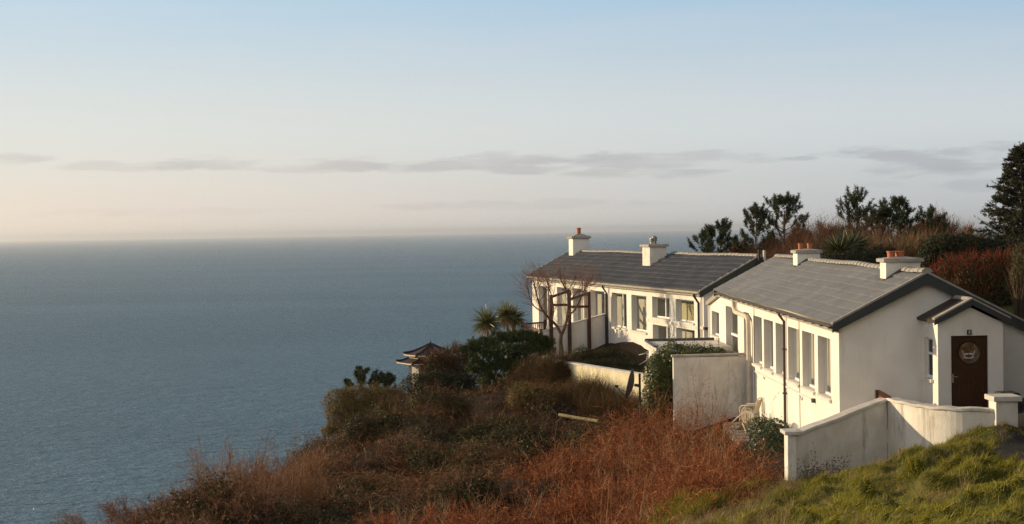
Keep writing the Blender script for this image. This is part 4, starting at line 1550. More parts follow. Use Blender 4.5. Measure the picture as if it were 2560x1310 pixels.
# dark planter by the porch
q = at(2525, 985, 35.9)
pl = empty('planter_box', (q.x, 35.9, -4.6), 'dark lidded box standing to the right of the porch', 'box')
mb = MB()
mb.box(q.x - .28, q.x + .18, 35.7, 36.1, -4.9, q.z - .03)
mb.build('box_body', M['black'], pl, .01)
mb = MB()
mb.prism([(q.x - .30, 35.66, q.z - .028), (q.x + .20, 35.66, q.z - .028), (q.x + .13, 35.66, q.z + .05), (q.x - .28, 35.66, q.z + .05)], (0, .48, 0))
mb.build('box_lid', M['dish_dark'], pl)

# ================================================================== terrace of the far house: sloping parapet, pergola, balustrade
tp_, zp_ = ft(1516, 786)
P0 = FP(0, tp_, 0)
P0 = Vector((P0.x, P0.y, 0))
LPA = 2.95


def TP(l, z, d=0.0):
    return P0 + NF * l - DF * d + Z_ * z


def tz(px, py):
    q = onplane(px, py, P0, DF)
    return (q - P0).dot(NF), q.z


par = empty('parapet_wall', TP(1.4, -6.3), 'beige parapet wall with a sloping top below the pergola', 'wall')
l1, z1_ = tz(1376, 826)
zb0 = tz(1450, 885)[1]
mb = MB()
mb.prism([TP(.0, zp_), TP(l1 + .35, z1_ - .06), TP(l1 + .35, -8.5), TP(0, -8.5)], DF * .2)
mb.build('wall_face', M['wall'], par)
mb = MB()
mb.prism([TP(.0, zp_ + .055, .04), TP(l1 + .38, z1_ - .005, .04), TP(l1 + .38, z1_ - .058, .04), TP(0, zp_ + .002, .04)], DF * .28)
mb.build('coping', M['coping'], par)
mb = MB()
mb.prism([TP(.0, zb0, .16), TP(l1 + .45, zb0 - .12, .16), TP(l1 + .45, -8.5, .16), TP(0, -8.5, .16)], DF * .155)
mb.build('plinth', M['old_wall'], par)

per_ = empty('pergola_frame', TP(1.5, -6.2, .1), 'open brown timber frame of four posts along the parapet', 'pergola')
tops = []
for (px, yt, yb) in ((1375.5, 737, 900), (1421, 724, 895), (1470, 729, 890), (1514.5, 734, 890)):
    l, z = tz(px, yt)
    zb_ = tz(px, yb)[1]
    mb = MB()
    mb.obox(TP(l, (z + zb_) / 2, .10), NF * .075, DF * .075, Z_ * ((z - zb_) / 2))
    mb.build('post', M['brown_wood'], per_)
    tops.append((l, z))
for (pa, pb_) in (((1378, 742), (1418, 728)), ((1424, 748), (1468, 733)), ((1379, 762), (1418, 762)), ((1424, 767), (1467, 766))):
    la, za = tz(*pa)
    lb, zb_ = tz(*pb_)
    mb = MB()
    mb.bar(TP(la, za, .1), TP(lb, zb_, .1), .09, .12)
    mb.build('rail', M['brown_wood'], per_)

q = at(1330, 830, 73)
bal = empty('balustrade', (q.x, q.y, -5.5), 'brown deck railing with thin balusters at the end of the terrace', 'railing')
c1, c2, c3 = at(1306, 810, 73.6), at(1353, 829, 71.6), at(1362, 806, 75.5)
for (a, b_, nm) in ((c1, c2, 'front'), (c1, c3, 'side')):
    mb = MB()
    mb.bar(a, b_, .10, .08)
    mb.bar(a - Z_ * .75, b_ - Z_ * .75, .06, .07)
    mb.build('handrail', M['red_wood'] if nm == 'front' else M['brown_wood'], bal)
    n = 12
    mb = MB()
    for k in range(1, n):
        p_ = a + (b_ - a) * (k / n)
        mb.obox(p_ - Z_ * .40, X_ * .018, Y_ * .018, Z_ * .36)
    mb.build('balusters', M['red_wood'], bal)
for a in (c1, c2, c3):
    mb = MB()
    mb.obox(a - Z_ * .5, X_ * .06, Y_ * .06, Z_ * .62)
    mb.build('post', M['brown_wood'], bal)
dk = MB()
dz = c1.z - .85
dk.prism([Vector((c1.x, c1.y, dz)), Vector((c2.x, c2.y, dz)), TP(l1, dz, -.3), Vector((FP(0, tp_ + 2, 0).x, FP(0, tp_ + 2, 0).y, dz)), Vector((FP(0, LF - 1, 0).x, FP(0, LF - 1, 0).y, dz)), Vector((c3.x, c3.y, dz))], (0, 0, -.12))
tag(dk.build('terrace_deck', M['slab']), 'paved deck of the terrace along the far house', None, None, 'structure')

# ================================================================== gazebo
gc = at(1077, 900, 92)
gaz = empty('gazebo', (gc.x, 92, gz(gc.x, 92)), 'small hexagonal gazebo with a two tier dark pagoda roof by the sea', 'gazebo')


def gzz(y):
    return at(1077, y, 92).z


def hexp(r_, z, k, rot=PI):
    a = rot + k * PI / 3
    return Vector((gc.x + r_ * math.cos(a), 92 + r_ * math.sin(a), z))


def tier(r_top, z_top, r_bot, z_bot, name_, par_, lift=.1):
    mb = MB()
    S_ = 5
    rows = []
    for i in range(S_ + 1):
        f = i / S_
        r_ = r_top + (r_bot - r_top) * f
        z = z_bot + (z_top - z_bot) * (1 - f) ** 1.45
        row = []
        for k in range(6):
            for h2 in range(4):
                g_ = h2 / 4
                p_ = hexp(r_, z, k) * (1 - g_) + hexp(r_, z, k + 1) * g_
                p_.z += lift * f * f * (abs(g_ - .5) * 2) ** 3
                row.append(p_)
        rows.append(row)
    vs = [p_ for row in rows for p_ in row]
    n = 24
    fs = [(i * n + j, (i + 1) * n + j, (i + 1) * n + (j + 1) % n, i * n + (j + 1) % n) for i in range(S_) for j in range(n)]
    vs2 = [v - Z_ * .07 for v in rows[-1]]
    o0 = len(vs)
    vs += vs2
    fs += [((S_) * n + j, o0 + j, o0 + (j + 1) % n, S_ * n + (j + 1) % n) for j in range(n)]
    fs.append(tuple(range(o0, o0 + n)))
    mb.add(vs, fs)
    o = mb.build(name_, M['gz_roof'], par_)
    for k in range(6):
        MB().tube([rows[i][k * 4] + Z_ * .03 for i in range(S_ + 1)], .05, 6).build('hip_ridge', M['gz_roof'], o)
    eb_ = MB()
    for k in range(6):
        a, b_ = rows[-1][k * 4] - Z_ * .11, rows[-1][(k * 4 + 4) % n] - Z_ * .11
        eb_.bar(a + (b_ - a) * .06, a + (b_ - a) * .94, .05, .06)
    eb_.build('eave_trim', M['gz_trim'], o)
    return o


tier(.10, gzz(860), 1.66, gzz(885), 'upper_roof', gaz, .10)
tier(1.30, gzz(893), 2.10, gzz(905), 'lower_roof', gaz, .12)
mb = MB()
mb.lathe((gc.x, 92, gzz(862)), [(.10, 0), (.05, .08), (.075, .14), (.02, .22), (.01, .36)], 10)
mb.build('finial', M['gz_roof'], gaz)
mb = MB()
mb.prism([hexp(1.33, gzz(896), k) for k in range(6)], (0, 0, gzz(883) - gzz(896)))
fz = mb.build('frieze', M['gz_trim'], gaz)
mb = MB()
for k in range(6):
    for i in range(5):
        f = .14 + .18 * i
        p_ = hexp(1.345, gzz(889.5), k) * (1 - f) + hexp(1.345, gzz(889.5), k + 1) * f
        tdir = (hexp(1, 0, k + 1) - hexp(1, 0, k)).normalized()
        for sgn in (-1, 1):
            mb.bar(p_ - tdir * .07 - Z_ * .07 * sgn, p_ + tdir * .07 + Z_ * .07 * sgn, .012, .03)
mb.build('lattice', M['gz_shade'], fz)
zf = gz(gc.x, 92) - .3
for k in range(6):
    mb = MB()
    p_ = hexp(1.27, 0, k)
    zt2 = gzz(903)
    mb.obox(Vector((p_.x, p_.y, (zf + zt2) / 2)), X_ * .06, Y_ * .06, Z_ * ((zt2 - zf) / 2))
    mb.build('post', M['gz_trim'], gaz)
for k in (0, 1):
    a, b_ = hexp(1.2, 0, k), hexp(1.2, 0, k + 1)
    mb = MB()
    mb.obox(Vector(((a.x + b_.x) / 2, (a.y + b_.y) / 2, (zf + gzz(906)) / 2)), (b_ - a) * .44, (b_ - a).cross(Z_).normalized() * .02, Z_ * ((gzz(906) - zf) / 2))
    mb.build('blind', M['gz_pale'] if k == 0 else M['gz_shade'], gaz)
mb = MB()
mb.prism([hexp(1.5, zf, k) for k in range(6)], (0, 0, .25))
mb.build('floor', M['gz_shade'], gaz)


# ================================================================== plastic chairs, dish, pole, slabs
def chair_parts(name, loc, rot, label, mt, group=None):
    t = empty(name, (0, 0, 0), label, 'chair', group)
    mb = MB()
    mb.obox((0, 0, .42), (.22, 0, 0), (0, .22, .012), (0, 0, .012))
    mb.build('seat', mt, t, .01)
    mb = MB()
    for k in range(5):
        x = -.16 + .08 * k
        mb.bar((x, -.22, .44), (x * 1.1, -.34, .84), .05, .012, (0, 1, 0))
    mb.tube([(-.22, -.21, .42), (-.23, -.33, .80), (-.14, -.36, .90), (.14, -.36, .90), (.23, -.33, .80), (.22, -.21, .42)], .02, 7)
    mb.build('backrest', mt, t)
    for sx in (-1, 1):
        mb = MB()
        mb.tube([(sx * .23, -.31, .68), (sx * .27, -.1, .67), (sx * .27, .16, .66), (sx * .26, .23, .58), (sx * .25, .22, .42)], .025, 7)
        mb.build('armrest', mt, t)
        for (sy, lean) in ((-1, -.06), (1, .04)):
            mb = MB()
            mb.tube([(sx * .22, sy * .2, .43), (sx * .26, sy * .22 + lean, 0)], [.028, .02], 6)
            mb.build('leg', mt, t)
    t.location = loc
    t.rotation_euler = rot
    return t


q = at(1897, 1060, 48.4)
chair_parts('plastic_chair', (XA - .42, 48.4, gz(XA - .42, 48.4)), (0, 0, R(60)), 'upright cream plastic garden chair against the sunlit cottage wall', M['plastic'])
q = at(1868, 1075, 47.0)
chair_parts('plastic_chair', (q.x, 47.0, q.z - .28), (R(-38), R(14), R(28)), 'tipped cream plastic garden chair lying in front of the ivy', M['plastic'])
q = at(1603, 921, 67.0)
chair_parts('plastic_chair', (q.x + .1, 67.2, q.z + .25), (R(62), R(30), R(35)), 'white plastic garden chair toppled in the shaded courtyard', M['white_plastic'])

steps = empty('stone_steps', (8.0, 46.6, gz(8, 46.6)), 'pale stone slab steps between the red thicket and the cottage', 'steps')
for k in range(6):
    q = at(1838 + k * 6, 1058 + k * 8.5, 48.3 - k * .55)
    mb = MB()
    mb.obox((q.x, q.y, q.z - .12), (.32, .05, 0), (-.03, .26, 0), (0, .03, .12))
    mb.build('step', M['slab'], steps, .02)

q = at(1584, 962, 51.0)
dish = empty('satellite_dish', (q.x, q.y, q.z - .9), 'grey satellite dish on a pole beside the green bush', 'satellite dish')
axd = Vector((-.93, .24, .22)).normalized()
s1 = axd.cross(Z_).normalized()
s2 = s1.cross(axd).normalized()
vs, fs = [], []
NR, NA = 6, 32
for i in range(NR + 1):
    rr = .50 * i / NR
    for j in range(NA):
        a = 2 * PI * j / NA
        vs.append(q + s1 * (rr * math.cos(a) * .92) + s2 * (rr * math.sin(a)) + axd * (.55 * rr * rr))
for i in range(NR):
    for j in range(NA):
        k = (j + 1) % NA
        fs.append((i * NA + j, (i + 1) * NA + j, (i + 1) * NA + k, i * NA + k))
dm = MB().add(vs, fs, True).build('reflector', M['dish'], dish)
sm = dm.modifiers.new('skin', 'SOLIDIFY')
sm.thickness = .025
mb = MB()
mb.tube([q + s1 * (.46 * math.cos(a)) + s2 * (.5 * math.sin(a)) + axd * .14 for a in np.linspace(0, 2 * PI, 33)], .022, 6)
mb.build('rim', M['dish_dark'], dm)
mb = MB()
back = q - axd * .16 + s1 * .02
mb.tube([(back.x + .05, back.y, gz(back.x, back.y) - .3), (back.x + .05, back.y, q.z + .38)], .04, 10)
mb.tube([q - axd * .02, back + Vector((.05, 0, 0))], .05, 8)
mb.build('pole', M['dish_dark'], dish)
mb = MB()
lnb = q + axd * .62 - s2 * .18
mb.tube([q - s2 * .48 + axd * .1, lnb], .014, 6)
mb.tube([q + s1 * .3 - s2 * .38 + axd * .1, lnb], .01, 6)
mb.tube([lnb, lnb - axd * .12 + s2 * .02], .032, 8)
mb.build('receiver_arm', M['dish_dark'], dish)

p1, p2 = at(1398, 1037, 51.5), at(1497, 1053, 50.2)
mb = MB()
mb.tube([p1, (p1 + p2) / 2 - Z_ * .01, p2], .062, 9)
tag(mb.build('wooden_pole', M['bamboo']), 'pale yellow wooden pole lying across the brambles', 'pole')
# ================================================================== vegetation
RNG = np.random.default_rng(11)


def nrm_(v):
    return v / np.maximum(np.linalg.norm(v, axis=-1, keepdims=True), 1e-9)


def strands(base, dirs, length, width, segs=4, droop=0.0, curl=.15, rng=RNG, taper=.8):
    """ribbon stems: base (N,3), dirs (N,3), length/width (N,); returns verts, quads and the centre lines"""
    N = len(base)
    dirs = nrm_(dirs)
    length = np.broadcast_to(length, (N,))
    width = np.broadcast_to(width, (N,))
    P = np.empty((N, segs + 1, 3))
    P[:, 0] = base
    d = dirs.copy()
    dr = np.broadcast_to(droop, (N,))
    for k in range(segs):
        d = nrm_(d + rng.normal(0, curl, (N, 3)) - np.stack([np.zeros(N), np.zeros(N), dr / segs], -1))
        P[:, k + 1] = P[:, k] + d * (length / segs)[:, None]
    side = nrm_(np.cross(dirs, rng.normal(0, 1, (N, 3))))
    t = np.linspace(0, 1, segs + 1)
    w = (width[:, None] * (1 - taper * t)[None, :])[..., None]
    V = np.stack([P - side[:, None] * w * .5, P + side[:, None] * w * .5], 2).reshape(N, -1, 3)
    f = np.array([[2 * k, 2 * k + 1, 2 * k + 3, 2 * k + 2] for k in range(segs)])
    F = (f[None] + (np.arange(N) * (2 * segs + 2))[:, None, None]).reshape(-1, 4)
    return V.reshape(-1, 3), F, P


def leaves(C, N_, size, rng=RNG, aspect=.55):
    """one folded diamond per leaf"""
    n = len(C)
    N_ = nrm_(N_)
    a = nrm_(np.cross(N_, rng.normal(0, 1, (n, 3))))
    b = np.cross(N_, a)
    s = np.broadcast_to(size, (n,))[:, None]
    V = np.stack([C - a * s * .5, C + b * s * aspect * .5 + N_ * s * .08, C + a * s * .5, C - b * s * aspect * .5 + N_ * s * .08], 1).reshape(-1, 3)
    F = np.arange(4 * n).reshape(n, 4)
    return V, F


def join(parts):
    Vs, Fs, o = [], [], 0
    for V, F in parts:
        Vs.append(V)
        Fs.append(F + o)
        o += len(V)
    return np.concatenate(Vs), np.concatenate(Fs)


def pts_in(poly, n, rng=RNG, dens=None):
    p = np.array(poly)
    lo, hi = p.min(0), p.max(0)
    out = np.empty((0, 2))
    while len(out) < n:
        q = lo + rng.random((n * 2, 2)) * (hi - lo)
        q = q[inpoly(q[:, 0], q[:, 1], poly)]
        if dens is not None:
            q = q[rng.random(len(q)) < dens(q[:, 0], q[:, 1])]
        out = np.concatenate([out, q])
    return out[:n]


def cone(n, spread, rng=RNG, bias=(0, 0, 1)):
    return nrm_(np.array(bias) + rng.normal(0, spread, (n, 3)) * np.array([1, 1, .5]))


def lerp_on(P, idx, t):
    """points at fraction t along centre lines P[idx]"""
    k = P.shape[1] - 1
    f = t * k
    i = np.minimum(f.astype(int), k - 1)
    r_ = (f - i)[:, None]
    a, b = P[idx, i], P[idx, i + 1]
    return a * (1 - r_) + b * r_, nrm_(b - a)


def thicket(poly, n_main, h, w, n_side, rng, hfun=None, spread=.45, bias=(0, 0, 1), side_len=(.2, .5), droop=.15, wside=.7, curl=.16, clump=0, cs=.22):
    if clump:
        cc = pts_in(poly, n_main // clump, rng)
        ci = rng.integers(0, len(cc), n_main)
        off = rng.normal(0, cs, (n_main, 2))
        xy = cc[ci] + off
        z = ground(xy[:, 0], xy[:, 1])
        base = np.column_stack([xy, z])
        d = nrm_(np.column_stack([off * (2.2 * .22 / cs), np.zeros(n_main)]) * (spread / .45) + np.array(bias) + rng.normal(0, spread * .5, (n_main, 3)) * np.array([1, 1, .5]))
        hc = (.65 + .6 * rng.random(len(cc)))[ci]
    else:
        xy = pts_in(poly, n_main, rng)
        z = ground(xy[:, 0], xy[:, 1])
        base = np.column_stack([xy, z])
        d = cone(n_main, spread, rng, bias)
        hc = 1.0
    hh = h * (.55 + .75 * rng.random(n_main)) * hc
    if hfun is not None:
        hh = hh * hfun(xy[:, 0], xy[:, 1])
    ww = w * (.6 + .8 * rng.random(n_main))
    V, F, P = strands(base, d, hh, ww, 5, droop, curl, rng)
    parts = [(V, F)]
    m = n_main * n_side
    idx = rng.integers(0, n_main, m)
    t = .25 + .75 * rng.random(m)
    b, dd = lerp_on(P, idx, t)
    sd = nrm_(dd + rng.normal(0, .8, (m, 3)) + np.array([0, 0, .1]))
    V2, F2, P2 = strands(b, sd, (side_len[0] + (side_len[1] - side_len[0]) * rng.random(m)) * np.minimum(1, hh[idx] / h + .3), ww[idx] * wside, 3, .2, .22, rng)
    parts.append((V2, F2))
    return parts, P, P2


def stuff(name, parts, material, label):
    V, F = join(parts)
    o = np_obj(name, V, F, material)
    return tag(o, label, None, None, 'stuff')


def blob_points(C, Rr, n, rng, shell=.72):
    C, Rr = np.array(C, float), np.array(Rr, float)
    vol = (Rr[:, 0] * Rr[:, 1] + Rr[:, 1] * Rr[:, 2] + Rr[:, 0] * Rr[:, 2])
    idx = rng.choice(len(C), n, p=vol / vol.sum())
    u = nrm_(rng.normal(0, 1, (n, 3)))
    nz = fbm(u[:, 0] * 2.3 + idx * 7.1, u[:, 1] * 2.3 + u[:, 2] * 1.7, 5, 3)
    r_ = (shell + (1.02 - shell) * rng.random(n) ** .5) * (.72 + .5 * nz)
    return C[idx] + u * Rr[idx] * r_[:, None], nrm_(u / Rr[idx]), idx


def leaf_shrub(name, loc, C, Rr, n, size, label, cat, material, rng, twigs=None, group=None, shoots=0, part='leaves', core=.62, core_mat='earth', up_bias=.35):
    t = empty(name, loc, label, cat, group)
    P, N_, idx = blob_points(C, Rr, n, rng)
    V, F = leaves(P, N_ + rng.normal(0, .55, (n, 3)) + np.array([-.15, -.1, up_bias]), size * (.6 + .7 * rng.random(n)), rng)
    parts = [(V, F)]
    if shoots:
        P2, N2, _ = blob_points(C, Rr, shoots, rng, .85)
        k = 9
        d = nrm_(N2 * .6 + np.array([0, 0, .9]) + rng.normal(0, .25, (shoots, 3)))
        L = .10 + .28 * rng.random(shoots)
        q = np.repeat(P2, k, 0) + np.repeat(d * L[:, None], k, 0) * np.tile(np.linspace(.1, 1, k), shoots)[:, None] + rng.normal(0, size * .25, (shoots * k, 3))
        V2, F2 = leaves(q, np.repeat(d, k, 0) + rng.normal(0, .8, (shoots * k, 3)), size * .8 * (.6 + .7 * rng.random(shoots * k)), rng)
        parts.append((V2, F2))
    Va, Fa = join(parts)
    np_obj(part, Va, Fa, material, t)
    # branches inside: stems from the base fanning into each clump
    nb_ = 60 * len(C)
    idx = rng.integers(0, len(C), nb_)
    Cc, Rc = np.array(C, float)[idx], np.array(Rr, float)[idx]
    tgt = Cc + nrm_(rng.normal(0, 1, (nb_, 3))) * Rc * .8
    base = np.column_stack([loc[0] + (Cc[:, 0] - loc[0]) * .6 + rng.normal(0, .12, nb_), loc[1] + (Cc[:, 1] - loc[1]) * .6 + rng.normal(0, .12, nb_), np.full(nb_, loc[2] - .1)])
    dv = tgt - base
    V, F, _ = strands(base, dv, np.linalg.norm(dv, axis=1), .03, 5, 0, .06, rng)
    np_obj('branches', V, F, M['bark'] if twigs is None else twigs, t)
    return t


# --- grass on the bank
def grass_field():
    rng = np.random.default_rng(3)
    n = 260000
    dens = lambda x, y: np.clip(.25 + .75 * (y - 12) / 22, .3, 1) * (1 - .0 * x)
    xy = pts_in(GRASS, n, rng, dens)
    z = ground(xy[:, 0], xy[:, 1])
    tus = fbm(xy[:, 0] * 1.9, xy[:, 1] * 1.5, 11, 3)
    hgt = (.045 + .07 * rng.random(n)) * (.6 + 1.7 * np.clip(tus - .35, 0, 1) * 2)
    wind = np.array([.35, -.1, 1.0])
    ang = fbm(xy[:, 0] * .9, xy[:, 1] * .9, 31, 2) * 12
    lean = np.column_stack([np.cos(ang), np.sin(ang), np.zeros(n)]) * .45
    d = nrm_(wind + lean + rng.normal(0, .4, (n, 3)))
    V, F, _ = strands(np.column_stack([xy, z - .01]), d, hgt, .009 + .007 * rng.random(n), 2, .6, .2, rng, .95)
    stuff('grass', [(V, F)], M['grass'], 'short tussocky green grass on the bank')
    # tan seeding tufts along the lower edge
    nt = 340
    edge = [(1.2, 14), (2.8, 22), (3.7, 29), (5.4, 32), (6.6, 34.4), (7.3, 33.6), (5.6, 30), (5.2, 25), (3.6, 20), (2.4, 14)]
    c = pts_in(edge, nt, rng)
    c = np.concatenate([c, pts_in(GRASS, 190, rng)])
    k = 46
    xy = np.repeat(c, k, 0) + rng.normal(0, .07, (len(c) * k, 2))
    z = ground(xy[:, 0], xy[:, 1])
    m = len(xy)
    V, F, _ = strands(np.column_stack([xy, z - .01]), cone(m, .28, rng, (.2, 0, 1)), np.repeat(.10 + .26 * rng.random(len(c)) ** 2, k) * (.6 + .6 * rng.random(m)), .007, 3, .5, .1, rng)
    stuff('dry_grass', [(V, F)], M['dry_grass'], 'tan dead grass tufts along the lower edge of the bank')


grass_field()

# --- red twig thicket in front of the cottage
RED = [(5.6, 49.3), (7.7, 49.5), (7.35, 47.8), (7.0, 45.5), (6.9, 43.5), (7.1, 41.0), (6.9, 38.5), (6.75, 36.0), (6.5, 35.0), (5.3, 32.6), (3.9, 31.0), (2.9, 29.0),
       (1.0, 29.5), (-1.6, 31.5), (-3.0, 34), (-1.5, 37), (.3, 38.5), (1.3, 41.5), (2.5, 44.3), (3.6, 46.8), (4.6, 48.4)]


def redh(x, y):
    a = .30 + 1.35 * fbm(x * .62, y * .5, 41, 3)
    # lower at the front edge, tall next to the garden wall
    a = a * np.clip(.58 + (x - .2) * .115, .5, 1.32)
    a = a * np.where((y < 34) & (x < 4.5), .62, 1.0)
    a = a * np.where((x > 7.2) & (y < 44), .8, 1.0)
    a = a * np.where((x > 5.6) & (y < 37), .62, 1.0)
    return a


rg_ = np.random.default_rng(21)
parts, P, P2 = thicket(RED, 8000, 1.2, .011, 20, rg_, redh, .75, (.02, -.02, .8), (.07, .27), .15, .8, .34, clump=75, cs=.36)
stuff('red_thicket', parts, M['red_twig'], 'dense leafless red brown twig thicket on the slope')
# pale dead stems standing out of it
xy = pts_in(RED, 420, rg_)
V, F, P = strands(np.column_stack([xy, ground(xy[:, 0], xy[:, 1])]), cone(420, .3, rg_), 1.5 * redh(xy[:, 0], xy[:, 1]) * (.7 + .5 * rg_.random(420)), .016, 6, .1, .12, rg_)
i2 = rg_.integers(0, 420, 1300)
b, dd = lerp_on(P, i2, .4 + .6 * rg_.random(1300))
V2, F2, _ = strands(b, dd + rg_.normal(0, .5, (1300, 3)), .3 + .3 * rg_.random(1300), .009, 3, .1, .2, rg_)
stuff('dead_stems', [(V, F), (V2, F2)], M['dead_leaf'], 'pale dead stems standing in the red thicket')

# --- bramble slope
BRAM = [(-5.2, 32), (-7.6, 36), (-7.6, 40), (-7.0, 46), (-6.6, 52), (-6.6, 58), (-6.0, 65), (-4.2, 68.5), (-2.6, 66.5), (-.6, 66.5), (.4, 68), (2.4, 69.5), (3.6, 66.5), (4.4, 61.5), (5.5, 56.5), (6.0, 53.4), (5.4, 50.5),
        (4.4, 48.6), (3.2, 46.8), (2.3, 44.6), (1.1, 41.6), (.2, 39), (-1.5, 37.4), (-3.2, 34.4), (-2.4, 31.5)]


def bramh(x, y):
    a = .15 + 1.6 * fbm(x * .55 + 3, y * .45, 71, 3)
    # a hollow below the yellow pole
    hx, hy = (x - 2.5) / 1.5, (y - 47.9) / 2.3
    a = a * (1 - .9 * np.exp(-(hx * hx + hy * hy)))
    a = a * np.where(y > 52, .85, 1.0) * np.where((x > 3.2) & (y > 53), .85, 1.0)
    return np.clip(a, .12, 1.6)


rg_ = np.random.default_rng(22)
parts, P, P2 = thicket(BRAM, 9000, .82, .012, 15, rg_, bramh, .8, (.06, -.05, .7), (.08, .30), .6, .8, .33, clump=50, cs=.42)
stuff('brambles', parts, M['bramble'], 'tangled brown bramble stems covering the slope')
# leaves caught on the bramble stems and growing in dark drifts between them
m = 110000
dn = fbm(P[:, 0, 0] * .55, P[:, 0, 1] * .5, 83, 3)
wgt = np.clip((dn - .46) * 8, .05, 1)
idx = rg_.choice(len(P), m, p=wgt / wgt.sum())
c, dd = lerp_on(P, idx, .25 + .75 * rg_.random(m))
c = c + rg_.normal(0, .10, (m, 3))
V, F = leaves(c, rg_.normal(0, .6, (m, 3)) + np.array([-.4, -.1, .7]), .05 + .05 * rg_.random(m), rg_)
stuff('bramble_leaves', [(V, F)], M['bramble_leaf'], 'dark green and rusty leaves among the brambles')
# leafy bramble mounds on the slope
for (px, py, Y, rx, rz, mt, lab) in (
    (1010, 1062, 62, 52, 34, 'bramble_leaf', 'dark glossy bramble mound below the clipped hedge'),
    (1115, 1075, 58, 60, 30, 'bramble_leaf', 'broad bramble mound to the right of the mound below the clipped hedge'),
    (1290, 1185, 46, 70, 36, 'bramble_leaf', 'large dark leafy mound at the edge of the red thicket'),
    (1180, 1265, 41, 60, 34, 'bramble_leaf', 'lowest leafy bramble mound near the bottom edge'),
    (1345, 1000, 58, 60, 30, 'olive_hedge', 'mixed olive mound just above the yellow pole'),
    (930, 1130, 56, 48, 30, 'bramble_leaf', 'dark leafy mound below the olive hedge on the left'),
    (1250, 1075, 54, 44, 26, 'bramble_leaf', 'small leafy mound left of the dark hollow'),
    (1000, 1020, 66, 30, 18, 'mugo', 'bright mossy green mound at the foot of the clipped hedge'),
    (1430, 960, 60, 56, 24, 'olive_hedge', 'olive weedy mound in front of the low mossy wall'),
    (1080, 1170, 50, 60, 30, 'bramble_leaf', 'leafy mound in the middle of the brown slope')):
    q = at(px, py, Y)
    zg = gz(q.x, Y)
    s_ = Y / FPX
    C = [(q.x + rg_.normal(0, .5) * rx * s_, Y + rg_.normal(0, .4) * rx * s_, zg + rz * s_ * (.5 + .7 * rg_.random())) for _ in range(5)]
    Rr = [(rx * s_ * (.55 + .5 * rg_.random()), rx * s_ * .75, rz * s_ * (.7 + .6 * rg_.random())) for _ in range(5)]
    o = leaf_shrub('bramble_mound', (q.x, Y, zg), C, Rr, 9000, .075, lab, 'bush', M[mt], rg_, shoots=320, twigs=M['bramble'])
    P_, N_, _ = blob_points(C, Rr, 1300, rg_)
    V, F, _ = strands(P_, N_ + np.array([.2, 0, .5]) + rg_.normal(0, .5, (1300, 3)), .3 + .5 * rg_.random(1300), .012, 6, 1.1, .2, rg_)
    np_obj('stems', V, F, M['bramble'], o)
# flattened straw and bracken in the middle of the slope
ST = [(-3.4, 42), (.2, 40.5), (2.0, 45), (1.0, 49), (-3.0, 52), (-5, 50), (-5, 45)]
xy = pts_in(ST, 90, rg_)
k = 44
xx = np.repeat(xy, k, 0) + rg_.normal(0, .35, (90 * k, 2)) * np.array([1.0, .5])
zz = ground(xx[:, 0], xx[:, 1]) + .25 + .35 * rg_.random(len(xx))
dirs = np.repeat(np.column_stack([np.full(90, .85) + rg_.normal(0, .2, 90), rg_.normal(0, .3, 90), .25 + rg_.normal(0, .15, 90)]), k, 0) + rg_.normal(0, .5, (90 * k, 3))
V, F, _ = strands(np.column_stack([xx, zz]), dirs, .15 + .42 * rg_.random(len(xx)), .012, 4, .6, .3, rg_)
ml = M['hay'] = leaf_mat('rusty_bracken', [(.09, .034, .014), (.16, .066, .026), (.24, .115, .048), (.32, .19, .09)], .7, .2, .1)
stuff('dead_bracken', [(V, F)], ml, 'flattened rusty dead bracken on the slope')
# rougher green along the foot of the bank
GG = [(2.2, 29.5), (3.4, 29), (4.6, 31.4), (5.6, 32.8), (6.6, 34.6), (6.3, 35.2), (4.6, 33), (3.2, 31.5), (1.2, 31), (.2, 29)]
n = 30000
xy = pts_in(GG, n, rg_)
hh = (.14 + .3 * fbm(xy[:, 0] * 1.4, xy[:, 1] * 1.4, 91, 3)) * (.5 + rg_.random(n))
V, F, _ = strands(np.column_stack([xy, ground(xy[:, 0], xy[:, 1])]), cone(n, .35, rg_), hh, .009 + .006 * rg_.random(n), 3, .5, .15, rg_)
stuff('rough_grass', [(V, F)], M['grass'], 'long rough green grass at the foot of the bank')
M['weeds'] = leaf_mat('mixed_weeds', [(0.031, 0.020, 0.008), (0.056, 0.038, 0.012), (0.074, 0.052, 0.017), (0.099, 0.049, 0.019), (0.124, 0.075, 0.033)], .6, .2, .2)
# rough growth at the foot of the low wall and around the yard
YW = [(3.3, 61.5), (6.0, 54.6), (5.3, 53.0), (4.0, 55), (2.6, 60)]
n = 16000
xy = pts_in(YW, n, rg_)
V, F, _ = strands(np.column_stack([xy, ground(xy[:, 0], xy[:, 1])]), cone(n, .35, rg_), (.4 + .9 * rg_.random(n)) * (.2 + 1.25 * fbm(xy[:, 0] * 1.1, xy[:, 1] * 1.1, 7, 3)), .013, 4, .6, .25, rg_)
stuff('weeds', [(V, F)], M['weeds'], 'rank brown and olive weeds growing against the low mossy wall')
YD = [(4.2, 66.5), (6.2, 61.5), (8.4, 60), (8.2, 63), (6.6, 71), (4.4, 72.6), (3.6, 70)]
n = 16000
xy = pts_in(YD, n, rg_)
V, F, _ = strands(np.column_stack([xy, ground(xy[:, 0], xy[:, 1])]), cone(n, .4, rg_), .08 + .1 * rg_.random(n), .014, 2, .5, .15, rg_)
stuff('lawn', [(V, F)], M['dark_hedge'], 'courtyard lawn with shade painted in as dark blades')  # dark hedge colour stands in for the courtyard's shadow


